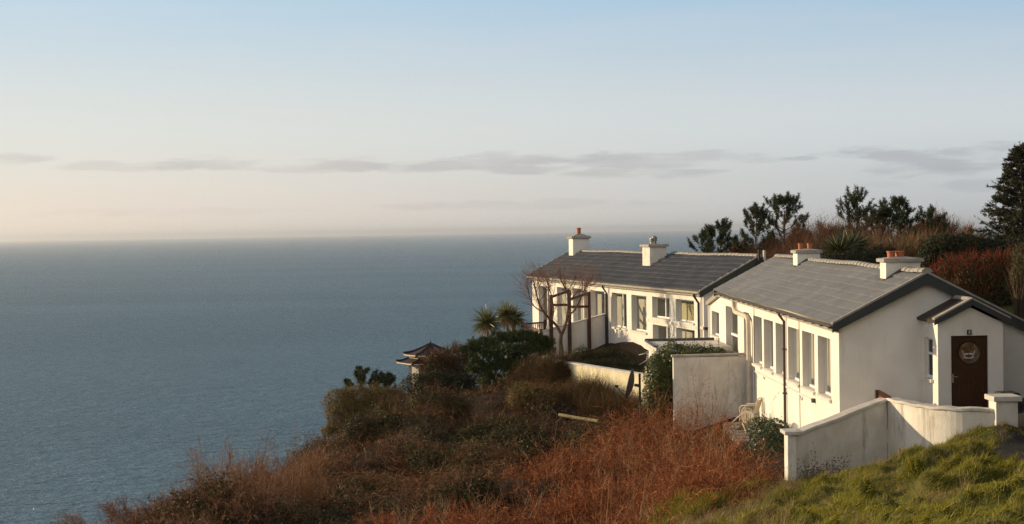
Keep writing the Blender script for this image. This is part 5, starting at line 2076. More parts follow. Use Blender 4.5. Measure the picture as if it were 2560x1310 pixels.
# --- shrubs as things
def twig_shrub(name, loc, h, w, n, label, cat, material, rng, n_side=5, spread=.28, width=.014, group=None, bark='bark', side=(.25, .6), stems=None, curl=.09, base_r=.12):
    t = empty(name, loc, label, cat, group)
    x0, y0, z0 = loc
    k = stems or 9
    a = rng.random(k) * 2 * PI
    b = np.column_stack([x0 + np.cos(a) * base_r * w, y0 + np.sin(a) * base_r * w, np.full(k, z0 - .1)])
    d = np.column_stack([np.cos(a) * w / h * .55, np.sin(a) * w / h * .55, np.ones(k)])
    V, F, P = strands(b, d, h * (.6 + .35 * rng.random(k)), width * 2.6, 6, -.05, curl * .8, rng, .75)
    V2, F2, _ = strands(b + .001, d, 0.01, width, 6, 0, 0, rng)
    mb = MB()
    for i in range(k):
        mb.tube([Vector(q) for q in P[i]], [width * 1.5 * (1 - .8 * s / 6) for s in range(7)], 5)
    mb.build('stems', M[bark], t)
    idx = rng.integers(0, k, n)
    bb, dd = lerp_on(P, idx, .08 + .9 * rng.random(n) ** .8)
    out = bb - np.array([x0, y0, z0])
    out[:, 2] = 0
    dirs = nrm_(dd * .9 + out * (.35 / max(w, .1)) + rng.normal(0, spread, (n, 3)) + np.array([0, 0, .35]))
    V, F, P3 = strands(bb, dirs, h * (.18 + .34 * rng.random(n)), width * (.7 + .5 * rng.random(n)), 5, -.1, curl, rng)
    m = n * n_side
    idx = rng.integers(0, n, m)
    b3, d3 = lerp_on(P3, idx, .2 + .8 * rng.random(m))
    V4, F4, _ = strands(b3, nrm_(d3 + rng.normal(0, spread * 1.3, (m, 3)) + np.array([0, 0, .2])), side[0] + (side[1] - side[0]) * rng.random(m), width * .55, 3, -.05, curl * 1.2, rng)
    Va, Fa = join([(V, F), (V4, F4)])
    np_obj('twigs', Va, Fa, material, t)
    return t


rg_ = np.random.default_rng(33)
bx, by = 6.35, 52.2
leaf_shrub('leafy_shrub', (bx, by, gz(bx, by)),
           [(6.25, 52.2, -5.0), (6.1, 52.0, -5.8), (6.75, 52.0, -4.45), (6.55, 52.3, -5.3), (7.35, 51.6, -4.25), (8.0, 51.5, -4.22), (6.35, 52.2, -4.75)],
           [(.50, .5, .75), (.50, .5, .70), (.50, .45, .62), (.55, .5, .8), (.5, .35, .28), (.45, .35, .16), (.45, .4, .5)], 15000, .085,
           'glossy green shrub between the satellite dish and the blank garden wall', 'shrub', M['shrub_leaf'], rg_, shoots=260)
bx, by = 8.35, 44.3
leaf_shrub('ivy_bush', (bx, by, gz(bx, by)), [(8.35, 44.6, -5.95), (8.6, 43.6, -5.85), (8.3, 43.4, -6.3), (8.15, 44.2, -6.7), (8.5, 43.0, -6.6), (7.95, 43.2, -6.9), (8.1, 42.2, -7.0)],
           [(.42, .75, .36), (.38, .7, .34), (.5, .7, .55), (.45, .7, .55), (.42, .6, .55), (.4, .6, .5), (.35, .5, .45)], 15000, .06,
           'dark glossy ivy bush against the foot of the sunlit cottage wall', 'bush', M['ivy'], rg_, shoots=60)
# small bramble at the foot of the front wall
q = at(2060, 1190, 34.9)
x0, y0 = q.x, 34.75
tb_ = empty('bramble_bush', (x0, y0, gz(x0, y0)), 'thin arching bramble in front of the sloping wall wing', 'bush')
n = 130
b = np.column_stack([x0 - .5 + 1.1 * rg_.random(n), y0 + rg_.normal(0, .12, n), np.zeros(n)])
b[:, 2] = ground(b[:, 0], b[:, 1])
V, F, P = strands(b, cone(n, .5, rg_), .35 + .75 * rg_.random(n) * np.exp(-((b[:, 0] - x0 + .1) / .45) ** 2), .010, 7, 1.3, .14, rg_)
np_obj('stems', V, F, M['bramble'], tb_)
i2 = rg_.integers(0, n, 750)
c, _ = lerp_on(P, i2, .3 + .7 * rg_.random(750))
V, F = leaves(c + rg_.normal(0, .04, (750, 3)), rg_.normal(0, 1, (750, 3)), .05, rg_)
np_obj('leaves', V, F, M['dark_hedge'], tb_)

# hedges on the crest
rg_ = np.random.default_rng(34)


def px_blobs(lst, Y):
    C, Rr = [], []
    for (px, py, rx, rz, dy) in lst:
        q = at(px, py, Y + dy)
        C.append((q.x, q.y, q.z))
        s_ = (Y + dy) / FPX
        Rr.append((rx * s_, max(.5, rx * s_ * .8), rz * s_))
    return C, Rr


C, Rr = px_blobs([(1040, 975, 42, 42, 0), (1085, 968, 52, 44, .6), (1135, 968, 45, 40, 1.0), (1060, 1000, 50, 34, -.3), (1120, 995, 50, 34, .2), (1165, 975, 30, 34, 1.2)], 69)
leaf_shrub('clipped_hedge', (C[1][0], C[1][1], gz(C[1][0], C[1][1])), C, Rr, 26000, .075, 'dark clipped evergreen hedge just below the gazebo', 'hedge', M['dark_hedge'], rg_, shoots=500)
C, Rr = px_blobs([(850, 1005, 40, 34, 0), (895, 998, 45, 36, .5), (945, 1000, 45, 38, 1), (985, 1010, 40, 40, 1), (850, 1040, 38, 34, -.5), (900, 1040, 45, 34, 0), (950, 1040, 45, 34, .3), (990, 1035, 30, 36, .5), (845, 1070, 30, 22, -.8), (820, 1078, 16, 14, -1)], 66)
leaf_shrub('olive_hedge', (C[1][0], C[1][1], gz(C[1][0], C[1][1])), C, Rr, 30000, .075, 'olive brown windswept hedge on the seaward crest', 'hedge', M['olive_hedge'], rg_, shoots=900, twigs=M['tan_twig'])
# rusty shrub mound left of the low pine, hiding the gazebo's right half
C, Rr = px_blobs([(1100, 930, 46, 34, 0), (1140, 905, 45, 38, 0), (1165, 925, 40, 40, -.4), (1085, 905, 24, 24, -.5)], 73)
rs = leaf_shrub('rusty_shrub', (C[1][0], C[1][1], gz(C[1][0], C[1][1])), C, Rr, 9000, .07, 'rusty brown shrub in front of the right half of the gazebo', 'shrub', M['bramble_leaf'], rg_, shoots=400, twigs=M['tan_twig'])
n = 2600
P, N_, _ = blob_points(C, Rr, n, rg_)
V, F, _ = strands(P, N_ + np.array([0, 0, .8]) + rg_.normal(0, .4, (n, 3)), .25 + .3 * rg_.random(n), .022, 4, 0, .15, rg_)
np_obj('twigs', V, F, M['bramble'], rs)

# bare shrubs on the left crest
rg_ = np.random.default_rng(35)
q = at(640, 1305, 41.5)
twig_shrub('bare_shrub', (q.x, q.y, q.z - .35), 2.35, 2.0, 900, 'tall bare many stemmed shrub standing highest on the left crest', 'shrub', M['tan_twig'], rg_, 18, .42, .013, stems=40, bark='pale_bark', curl=.12, base_r=.3, side=(.08, .34))
for (px, py, Y, h_, lab) in ((470, 1320, 40, 1.25, 'low bare twiggy shrub farthest down the left crest'), (370, 1345, 38, 1.2, 'sparse bare shrub at the bottom left corner of the slope'),
                             (760, 1130, 52, 1.2, 'rounded rusty bare shrub between the tall shrub and the olive hedge')):
    q = at(px, py, Y)
    twig_shrub('bare_shrub', (q.x, q.y, gz(q.x, q.y)), h_ * .8, 2.4, 420, lab, 'shrub', M['grey_twig'] if px < 600 else M['red_twig'], rg_, 16, .6, .012, stems=24, curl=.22, base_r=.55, side=(.08, .3))
# ragged fringe along the crest
CR = [(-5.6, 32), (-8.2, 36), (-8.3, 40), (-7.6, 46), (-7.2, 52), (-7.0, 58), (-6.2, 62), (-5.0, 60), (-5.0, 52), (-5.4, 46), (-5.6, 40), (-4.4, 34), (-3.4, 31)]


def crh(x, y):
    return .55 + .8 * fbm(x * .6, y * .5, 55, 3)


parts, _, _ = thicket(CR, 5000, .72, .012, 18, rg_, crh, .75, (0, 0, .8), (.07, .26), .05, .85, .38, clump=45, cs=.36)
stuff('crest_scrub', parts, M['grey_twig'], 'grey brown bare scrub fringing the seaward crest')


# --- conifers
def tuft_mesh(base, dirs, length, n_needle, nl, nw, rng, upcurve=.5):
    """bottle-brush shoots: needles all along each shoot"""
    k = len(base)
    dirs = nrm_(dirs)
    length = np.broadcast_to(length, (k,))
    idx = np.repeat(np.arange(k), n_needle)
    t = rng.random(k * n_needle)
    p = base[idx] + dirs[idx] * (t * length[idx])[:, None]
    nd = nrm_(dirs[idx] * upcurve + nrm_(rng.normal(0, 1, (len(idx), 3))) * .9)
    V, F, _ = strands(p, nd, nl * (.7 + .5 * rng.random(len(idx))), nw, 1, 0, .02, rng, .7)
    return V, F


def pine(name, loc, h, w, label, rng, n_limb=16, crown0=.3, lean=0.0, material='pine', ntuft=4, nl=.16, nw=.028, n_needle=80, tl=.40, group=None, flat=.9, heads=None, trunk_r=.06):
    t = empty(name, loc, label, 'tree', group)
    x0, y0, z0 = loc
    mb = MB()
    tp = [Vector((x0 + lean * (s / 6) ** 1.5 * h + rng.normal(0, .03) * h * .3 * (s / 6), y0, z0 - .3 + (h + .1) * s / 6)) for s in range(7)]
    mb.tube(tp, [trunk_r * (1 - .75 * s / 6) * (h / 3.5) for s in range(7)], 6)
    bases, dirs = [], []
    for i in range(n_limb):
        f = crown0 + (1 - crown0) * ((i + rng.random() * .8) / n_limb)
        f = min(f, .98)
        s = f * 6
        k = min(int(s), 5)
        p = tp[k].lerp(tp[k + 1], s - k)
        a = i * 2.4 + rng.normal(0, .4)
        prof = math.sin(PI * (.18 + .78 * (f - crown0) / (1 - crown0))) if heads is None else heads(f)
        L = w * .62 * prof * (.65 + .6 * rng.random())
        if L < .08:
            L = .08
        e = p + Vector((math.cos(a) * L, math.sin(a) * L * flat, L * (.35 + .5 * f)))
        mid = p.lerp(e, .5) + Vector((0, 0, -.06 * L))
        mb.tube([p, mid, e], [.022 * h / 3.5, .016 * h / 3.5, .008], 5)
        dv = np.array((e - p).normalized())
        for j in range(ntuft):
            q = .45 + .55 * (j + rng.random()) / ntuft
            pt = np.array(p.lerp(e, q)) + rng.normal(0, .07 * w * .3, 3)
            bases.append(pt)
            dirs.append(dv * .5 + rng.normal(0, .4, 3) + np.array([0, 0, .7]))
        bases.append(np.array(e))
        dirs.append(dv * .4 + np.array([0, 0, 1.0]))
    for j in range(3):
        bases.append(np.array(tp[6]) + rng.normal(0, .05, 3))
        dirs.append(np.array([0, 0, 1.0]) + rng.normal(0, .25, 3))
    mb.build('trunk', M['bark'], t)
    V, F = tuft_mesh(np.array(bases), np.array(dirs), tl * (.7 + .6 * rng.random(len(bases))), n_needle, nl, nw, rng)
    np_obj('crown', V, F, M[material], t)
    return t


rg_ = np.random.default_rng(44)
BACK = 84.0
TG = 'small pines behind the houses'


def tree_at(px, ptop, pbase, Y):
    b, t_ = at(px, pbase, Y), at(px, ptop, Y)
    zg = min(gz(b.x, Y), b.z)
    return (b.x, Y, zg), t_.z - zg


for (px, pt, wpx, Y, ln, c0, lab, nlmb, kw) in [
    (1772, 576, 62, 82, .0, .42, 'leaning double headed pine farthest left behind the far house roof', 14, {}),
    (1797, 560, 42, 83, .05, .50, 'slim pine head just right of the leaning pine by the sea', 10, {}),
    (1888, 522, 62, 84, .02, .38, 'pine with a rounded dense top above the far gable', 17, {}),
    (1962, 500, 88, 85, .0, .30, 'broad dark twin topped pine left of the bare trees', 26, {}),
    (2147, 494, 58, 84, .0, .42, 'open candle shooted pine with upright bottle brush branches', 14, {'ntuft': 3, 'tl': .72, 'n_needle': 110}),
    (2210, 507, 26, 86, .0, .62, 'slender pine with one small round head', 7, {}),
    (2250, 500, 58, 85, .0, .35, 'taller pine with a pointed dark tuft right of the round headed one', 18, {}),
    (2200, 540, 110, 86, .0, .25, 'squat dense pine filling the gap between the taller pines', 26, {}),
    (2325, 530, 60, 86, .0, .40, 'small pine half hidden by the bare birches', 14, {}),
]:
    loc, h_ = tree_at(px, pt, 655, Y)
    pine('pine_tree', loc, h_, wpx * Y / FPX * 1.15, lab, rg_, int(nlmb * 1.45), max(.12, c0 - .12), ln, group=TG, **kw)

# three little pines on the seaward crest
for (px, pt, pb_, wpx, lab) in ((905, 925, 985, 62, 'bushy little pine above the olive hedge'), (962, 938, 985, 46, 'smaller flat topped pine beside the bushy little pine'), (872, 958, 992, 24, 'tiny pine at the left end of the olive hedge')):
    b = at(px, pb_, 72)
    z0 = min(gz(b.x, 72), b.z - .3)
    h_ = at(px, pt, 72).z - z0
    pine('pine_tree', (b.x, 72, z0), h_, wpx * 72 / FPX * 1.25, lab, rg_, 18 if wpx > 30 else 7, .35, 0, group='little pines on the seaward crest', nl=.15, nw=.024, tl=.26, ntuft=4)

# the low spreading pine in front of the terrace
lp0 = at(1225, 985, 68)
lowp = empty('low_pine', (lp0.x, 68, gz(lp0.x, 68)), 'low spreading dark green pine in front of the cabbage trees', 'tree')
clumps = []
for (px, py, rx, rz, dy) in [(1205, 868, 40, 22, 0), (1250, 855, 45, 24, .6), (1300, 850, 42, 24, .4), (1335, 852, 28, 18, .2), (1265, 885, 50, 24, -.6), (1320, 880, 36, 22, -.3), (1215, 900, 40, 26, -.6),
                             (1250, 925, 42, 24, -.9), (1195, 930, 30, 24, -.8), (1300, 912, 40, 20, -.4), (1230, 955, 32, 18, -1.0), (1180, 880, 26, 16, -.2), (1345, 870, 22, 16, .4), (1362, 862, 20, 18, .3), (1368, 885, 18, 16, .2)]:
    q = at(px, py, 68 + dy)
    clumps.append((q, rx * 68 / FPX, rz * 68 / FPX))
mb = MB()
bs, ds = [], []
for (q, rx, rz) in clumps:
    root = Vector((lp0.x + .02 * (q.x - lp0.x), 68, gz(lp0.x, 68) - .1))
    mid = root.lerp(q, .55) + Vector((0, 0, -.15))
    mb.tube([root, root.lerp(mid, .5) + Vector((.05, 0, .1)), mid, q - Vector((0, 0, rz * .4))], [.06, .05, .035, .015], 6)
    n = int(110 * rx / .7)
    u = nrm_(rg_.normal(0, 1, (n, 3)))
    u[:, 2] = np.abs(u[:, 2]) * 1.0 - .25
    p = np.array(q) + u * np.array([rx, rx * .8, rz]) * (.55 + .45 * rg_.random((n, 1)))
    bs.append(p)
    ds.append(u * .6 + np.array([0, 0, .6]) + rg_.normal(0, .3, (n, 3)))
mb.build('trunk', M['bark'], lowp)
V, F = tuft_mesh(np.concatenate(bs), np.concatenate(ds), .22, 46, .13, .022, rg_)
np_obj('crown', V, F, M['mugo'], lowp)


# spruce at the right edge
def spruce(loc, h, w, label, rng):
    t = empty('spruce_tree', loc, label, 'tree')
    x0, y0, z0 = loc
    mb = MB()
    mb.tube([(x0, y0, z0 - .2), (x0 + .02, y0, z0 + h * .5), (x0, y0, z0 + h)], [.14, .08, .012], 8)
    mb.build('trunk', M['bark'], t)
    B, D, L = [], [], []
    nw_ = 46
    for i in range(nw_):
        f = .06 + .93 * i / nw_
        k = int(9 - 5 * f)
        for j in range(k):
            a = j * 2 * PI / k + i * 1.1 + rng.normal(0, .2)
            l_ = w * .5 * (1 - f) ** .8 * (.72 + .5 * rng.random()) + .10
            B.append((x0, y0, z0 + h * f + rng.normal(0, .05)))
            D.append((math.cos(a), math.sin(a), .05 + .55 * f))
            L.append(l_)
    B, D, L = np.array(B), np.array(D), np.array(L)
    V, F, P = strands(B, D, L, .025, 5, .25, .06, rng)
    m = len(B) * 14
    idx = np.repeat(np.arange(len(B)), 14)
    tt = .15 + .85 * rng.random(m)
    b, dd = lerp_on(P, idx, tt)
    sd = nrm_(dd * .8 + rng.normal(0, .5, (m, 3)) * np.array([1, 1, .5]) + np.array([0, 0, .12]))
    ls = (.16 + .26 * rng.random(m)) * (1.2 - .6 * tt) * np.minimum(1, L[idx] / .5 + .3)
    V1, F1 = tuft_mesh(b, sd, ls, 34, .10, .026, rng, .8)
    V2, F2 = tuft_mesh(P[:, 3], D * .6 + np.array([0, 0, .2]), L * .45, 60, .08, .02, rng, .8)
    np_obj('branches', V, F, M['bark'], t)
    Va, Fa = join([(V1, F1), (V2, F2)])
    np_obj('crown', Va, Fa, M['spruce'], t)
    return t


b = at(2556, 640, 66)
zt_s = at(2556, 366, 66).z
zb_s = min(gz(b.x, 66), b.z)
spruce((b.x, 66, zb_s), zt_s - zb_s, 4.7, 'tall dark spruce at the right edge above the red topped hedge', rg_)


# --- cabbage trees
def cabbage(name, loc, heads, label, rng, n=170, ll=.85, lw=.045, material='cordy', group=None, trunk=True):
    t = empty(name, loc, label, 'tree', group)
    mb = MB()
    Vs, Ds = [], []
    for (hx, hy, hz) in heads:
        hp_ = np.array((hx, hy, hz))
        root = Vector(loc) - Z_ * .2
        mb.tube([root, root.lerp(Vector((hx, hy, hz)), .6) + Vector((rng.normal(0, .04), 0, -.1)), Vector((hx, hy, hz))], [.10, .08, .06], 8)
        u = nrm_(rng.normal(0, 1, (n, 3)))
        u[:, 2] = np.abs(u[:, 2]) * 1.1 - .28
        V, F, _ = strands(np.repeat(hp_[None], n, 0) + u * .05, u, ll * (.7 + .4 * rng.random(n)), lw, 5, .32 + .45 * (u[:, 2] < .3), .04, rng, .85)
        Vs.append((V, F))
        nd = n // 4
        u = nrm_(rng.normal(0, 1, (nd, 3)) * np.array([1, 1, .25]) + np.array([0, 0, -.75]))
        V, F, _ = strands(np.repeat(hp_[None], nd, 0) - np.array([0, 0, .05]), u, ll * (.6 + .4 * rng.random(nd)), lw, 4, .4, .05, rng, .8)
        Ds.append((V, F))
    mb.build('trunk', M['cord_trunk'], t)
    V, F = join(Vs)
    np_obj('crown', V, F, M[material], t)
    V, F = join(Ds)
    np_obj('dead_leaves', V, F, M['dead_leaf'], t)
    return t


rg_ = np.random.default_rng(51)
h1, h2 = at(1218, 808, 74), at(1266, 788, 75)
cabbage('cabbage_tree', (h1.x + .05, 74, gz(h1.x, 74)), [tuple(h1)], 'yellowish cabbage tree left of the taller one above the low pine', rg_, 330, .90, .06, group='cabbage trees')
h3 = at(1290, 790, 75.4)
cabbage('cabbage_tree', (h2.x - .02, 75, gz(h2.x, 75)), [tuple(h2), tuple(at(1286, 797, 75.3))], 'taller greener cabbage tree nearest to the deck railing', rg_, 300, .78, .055, group='cabbage trees')
h1, h2 = at(2128, 622, 68), at(2098, 634, 67)
cabbage('cabbage_tree', (h1.x, 68, gz(h1.x, 68)), [tuple(h1), tuple(h2)], 'wide dark cabbage tree right behind the cottage ridge', rg_, 460, 1.05, .075, 'cordy_dark', group='cabbage trees')


# --- bare trees
def bare_tree(name, loc, h, label, rng, spread=.5, trunk_r=.09, fork=.25, levels=5, lean=(0, 0), group=None, material='grey_twig', bark='bark', starts=None, up=.35, twig_w=.012, kids=(3, 5), shrink=.68, n_twig=5):
    t = empty(name, loc, label, 'tree', group)
    mb = MB()
    tw = []

    def grow(p, d, L, r_, lv):
        k = 4
        pts = [p]
        dd = d.copy()
        for i in range(k):
            dd = (dd + Vector(rng.normal(0, .11, 3)) + Vector((0, 0, .05 * up))).normalized()
            pts.append(pts[-1] + dd * (L / k))
        mb.tube(pts, [r_ * (1 - .45 * i / k) for i in range(k + 1)], 6 if lv == 0 else (5 if lv < 2 else 3), caps=False)
        if lv >= levels - 2:
            for i in range(1, k + 1):
                tw.append((np.array(pts[i]), np.array(dd), L))
        if lv >= levels - 1:
            return
        m = rng.integers(kids[0], kids[1])
        for j in range(m):
            f = .55 + .45 * (j + rng.random()) / m if lv else .7 + .3 * rng.random()
            s = min(f, .999) * k
            i = int(s)
            q = pts[i].lerp(pts[i + 1], s - i)
            nd = (dd + Vector(rng.normal(0, spread, 3)) * 1.0 + Vector((0, 0, up * .6))).normalized()
            grow(q, nd, L * shrink * (.8 + .4 * rng.random()), r_ * .58, lv + 1)
    p0 = Vector(loc) - Z_ * .15
    if starts is None:
        grow(p0, Vector((lean[0], lean[1], 1)).normalized(), h * fork, trunk_r, 0)
    else:
        for path, rr in starts:
            pts = [Vector(q) for q in path]
            mb.tube(pts, [rr * (1 - .5 * i / (len(pts) - 1)) for i in range(len(pts))], 7, caps=False)
            dl_ = (pts[-1] - pts[-2]).normalized()
            for i in range(max(1, len(pts) - 3), len(pts)):
                for j in range(3):
                    nd = (dl_ + Vector(rng.normal(0, spread, 3)) + Vector((0, 0, up))).normalized()
                    grow(pts[i], nd, h * .15 * (.8 + .5 * rng.random()), rr * .36, 2)
    mb.build('trunk', M[bark], t)
    b = np.repeat(np.array([q[0] for q in tw]), n_twig, 0)
    d = np.repeat(np.array([q[1] for q in tw]), n_twig, 0)
    L = np.repeat(np.array([q[2] for q in tw]), n_twig)
    m = len(b)
    V, F, P = strands(b, nrm_(d * .7 + rng.normal(0, .45, (m, 3)) + np.array([0, 0, up])), L * (.6 + .8 * rng.random(m)), twig_w, 4, -.08, .09, rng, .75)
    i2 = rng.integers(0, m, m * 2)
    b2, d2 = lerp_on(P, i2, .3 + .7 * rng.random(m * 2))
    V2, F2, _ = strands(b2, nrm_(d2 + rng.normal(0, .4, (m * 2, 3)) + np.array([0, 0, up * .5])), L[i2] * (.3 + .4 * rng.random(m * 2)), twig_w * .7, 3, -.05, .1, rng, .7)
    Va, Fa = join([(V, F), (V2, F2)])
    np_obj('twigs', Va, Fa, M[material], t)
    return t


M['orchard'] = leaf_mat('orchard_twigs', [(.16, .075, .045), (.24, .12, .075), (.32, .18, .11)], .7, .2, 0)
rg_ = np.random.default_rng(62)
YT = 68.5


def A(px, py, dy=0.0):
    return tuple(at(px, py, YT + dy))


bt = A(1402, 905)
orch = empty('bare_tree', bt, 'bare orchard tree with a forked trunk in front of the pergola', 'tree')
LIMBS = [
    ([A(1402, 912), A(1403, 880), A(1401, 852), A(1404, 832)], .12, .085, 0),
    ([A(1403, 838), A(1392, 815), A(1374, 797, -.2), A(1356, 775, -.3), A(1345, 750, -.4), A(1338, 722, -.4), A(1334, 700, -.4)], .075, .02, 1),
    ([A(1405, 836), A(1413, 815), A(1419, 785, .2), A(1420, 752, .3), A(1417, 728, .3), A(1405, 706, .4), A(1398, 690, .4)], .07, .02, 1),
    ([A(1380, 804), A(1384, 775, .3), A(1380, 745, .5), A(1372, 718, .5), A(1370, 696, .5)], .035, .012, 1),
    ([A(1419, 792), A(1437, 774, -.3), A(1450, 750, -.5), A(1459, 728, -.6), A(1468, 710, -.6)], .04, .012, 1),
    ([A(1420, 760), A(1440, 733, .4), A(1462, 718, .5), A(1482, 712, .5)], .03, .010, 1),
    ([A(1354, 778), A(1334, 764, .3), A(1324, 740, .4), A(1320, 716, .4)], .03, .010, 1),
    ([A(1340, 730), A(1350, 712, -.5), A(1357, 694, -.6)], .02, .008, 1),
    ([A(1417, 730), A(1432, 708, .1), A(1440, 690, .1)], .02, .008, 1),
    ([A(1347, 755), A(1362, 735, -.6), A(1374, 712, -.9)], .02, .008, 1),
]
mb = MB()
sb, sd_, so = [], [], []
cx_ = at(1402, 800, YT)
for pts, ra, rb, live in LIMBS:
    pts = [Vector(q) for q in spl([Vector(q) for q in pts], 3)]
    k_ = len(pts)
    mb.tube(pts, [ra + (rb - ra) * i / (k_ - 1) for i in range(k_)], 7, caps=False)
    if live:
        for i in range(2, k_):
            for j in range(4 if i < k_ * .5 else 6):
                o_ = pts[i] - cx_
                sb.append(np.array(pts[i]) + rg_.normal(0, .01, 3))
                sd_.append(nrm_(np.array([o_.x * .30, o_.y * .25, 0]) + rg_.normal(0, .42, 3) + np.array([0, 0, .55])))
mb.build('trunk', M['bark'], orch)
sb, sd_ = np.array(sb), np.array(sd_)
n = len(sb)
V, F, P = strands(sb, sd_, .45 + .6 * rg_.random(n), .017, 6, -.35, .09, rg_, .75)
i2 = rg_.integers(0, n, n * 5)
b, dd = lerp_on(P, i2, .2 + .8 * rg_.random(n * 5))
V2, F2, _ = strands(b, nrm_(dd + rg_.normal(0, .42, (n * 5, 3)) + np.array([0, 0, .35])), .14 + .34 * rg_.random(n * 5), .009, 4, -.25, .1, rg_, .7)
Va, Fa = join([(V, F), (V2, F2)])
np_obj('twigs', Va, Fa, M['orchard'], orch)
for (px, pt, Y, lab, sp, wmat, kw) in [
    (2062, 518, 86, 'pale bare tree in the middle of the trees behind the cottages', .38, 'grey_twig', {}),
    (2035, 552, 85, 'low bare tree left of the pale one', .45, 'grey_twig', {}),
    (2000, 545, 84, 'bare twiggy tree against the right side of the twin topped pine', .42, 'grey_twig', {}),
    (2092, 535, 86, 'bare twiggy tree between the pale tree and the candle shooted pine', .40, 'grey_twig', {}),
    (2112, 560, 83, 'low dense bare tree at the foot of the candle shooted pine', .46, 'grey_twig', {}),
    (2275, 545, 85, 'bare tree just left of the small half hidden pine', .40, 'grey_twig', {}),
    (1925, 575, 84, 'low bare tree between the round topped and twin topped pines', .46, 'grey_twig', {}),
    (2350, 508, 88, 'tall bare birch at the right end of the trees', .30, 'grey_twig', {'bark': 'pale_bark'}),
    (2385, 530, 89, 'bare birch leaning right beside the dark hedge', .34, 'grey_twig', {'lean': (.12, 0)}),
    (2300, 515, 88, 'thin bare birch left of the tall one', .30, 'grey_twig', {}),
    (2445, 560, 90, 'sparse bare sapling between the dark hedge and the spruce', .32, 'grey_twig', {}),
    (2425, 575, 90, 'shortest bare sapling near the spruce', .3, 'grey_twig', {}),
    (1855, 575, 86, 'stunted bare tree left of the round topped pine', .5, 'grey_twig', {}),
]:
    loc, h_ = tree_at(px, pt, 650, Y)
    bare_tree('bare_tree', loc, h_, lab, rg_, sp, .07 if h_ > 3 else .04, .34, 4, material=wmat, group='bare trees behind the houses', up=.5, twig_w=.026, kids=(3, 5), n_twig=5, **kw)

M['russet'] = leaf_mat('russet_twigs', [(0.049, 0.021, 0.011), (0.091, 0.041, 0.020), (0.133, 0.063, 0.030), (0.182, 0.092, 0.046)], .7, .15, 0)
M['willow'] = leaf_mat('willow_twigs', [(0.098, 0.054, 0.027), (0.150, 0.090, 0.043), (0.210, 0.130, 0.063), (0.270, 0.180, 0.091)], .7, .2, 0)
# brown scrub and willow behind the houses
rg_ = np.random.default_rng(63)
SB = [(13.0, 76), (14.2, 84), (17.2, 86), (20.5, 86), (21, 80), (20.5, 72), (18, 70), (15, 70), (13.2, 71)]
parts, _, _ = thicket(SB, 9000, 2.3, .022, 6, rg_, lambda x, y: (.55 + .55 * fbm(x * .4, y * .4, 13, 3)) * np.clip(.62 + (x - 13) * .10, .5, 1.05), .16, (.02, 0, 1), (.3, .8), -.05, .6, .08, clump=22)
stuff('brown_scrub', parts, M['russet'], 'russet upright scrub filling the ground behind the houses')
for (px, pt, Y, w_, lab) in ((2330, 575, 70, 3.2, 'brown willow bush behind the nearer chimney'), (2260, 590, 69, 2.8, 'lower brown willow bush left of the bigger willow'), (2225, 600, 68, 2.0, 'smallest brown willow bush next to the dark cabbage tree'), (2385, 600, 71, 2.2, 'spreading willow bush at the edge of the red topped hedge')):
    q = at(px, 690, Y)
    z0 = min(gz(q.x, Y), q.z)
    h_ = at(px, pt, Y).z - z0
    twig_shrub('willow_bush', (q.x, Y, z0), h_, w_, 380, lab, 'bush', M['willow'], rg_, 6, .22, .03, stems=40, curl=.07, group='willow bushes', base_r=.1, side=(.3, .8))
C, Rr = px_blobs([(2130, 655, 60, 30, 0), (2190, 660, 50, 30, 0), (2210, 640, 40, 26, 1), (2085, 655, 30, 22, -1)], 66)
leaf_shrub('undergrowth_bush', (C[0][0], C[0][1], gz(C[0][0], C[0][1])), C, Rr, 9000, .10, 'dark undergrowth bush between the cabbage tree and the nearer chimney', 'bush', M['dark_hedge'], rg_, shoots=200)
# hedges at the right
C, Rr = px_blobs([(2360, 615, 50, 30, 0), (2410, 612, 50, 28, 0), (2450, 618, 40, 26, 0), (2480, 622, 50, 24, 0), (2530, 620, 50, 24, 0), (2330, 640, 40, 34, 0), (2400, 640, 80, 30, 0), (2480, 640, 80, 30, 0)], 62)
leaf_shrub('dark_hedge', (C[2][0], C[2][1], gz(C[2][0], C[2][1])), C, Rr, 24000, .10, 'dark evergreen hedge below the spruce behind the red topped hedge', 'hedge', M['dark_hedge'], rg_, shoots=300)
C, Rr = px_blobs([(2345, 715, 44, 50, 1.0), (2385, 700, 50, 56, .5), (2435, 700, 55, 62, 0), (2490, 700, 55, 66, -.3), (2540, 705, 50, 70, -.6), (2400, 760, 60, 60, 0), (2460, 770, 60, 70, -.2), (2530, 780, 60, 70, -.5), (2590, 720, 60, 80, -.6), (2345, 770, 50, 50, .8)], 52)
rh = leaf_shrub('red_topped_hedge', (C[3][0], C[3][1], gz(C[3][0], C[3][1])), C, Rr, 30000, .07, 'tall leafless hedge with glowing red top shoots behind the porch gable', 'hedge', M['bramble_leaf'], rg_, shoots=0, part='leaves', twigs=M['bramble'])
n = 5200
P, N_, _ = blob_points(C, Rr, n, rg_)
keep = (N_[:, 2] > .1) & (P[:, 2] > np.quantile(P[:, 2], .45))
P, N_ = P[keep], N_[keep]
V, F, _ = strands(P, N_ * .35 + np.array([0, 0, 1.0]) + rg_.normal(0, .28, (len(P), 3)), .22 + .3 * rg_.random(len(P)), .014, 4, 0, .1, rg_)
V2, F2, _ = strands(np.repeat(P, 3, 0), np.repeat(N_, 3, 0) * .4 + np.array([0, 0, .8]) + rg_.normal(0, .5, (len(P) * 3, 3)), .14 + .2 * rg_.random(len(P) * 3), .010, 3, 0, .12, rg_)
Va, Fa = join([(V, F), (V2, F2)])
np_obj('red_shoots', Va, Fa, M['hedge_red'], rh)
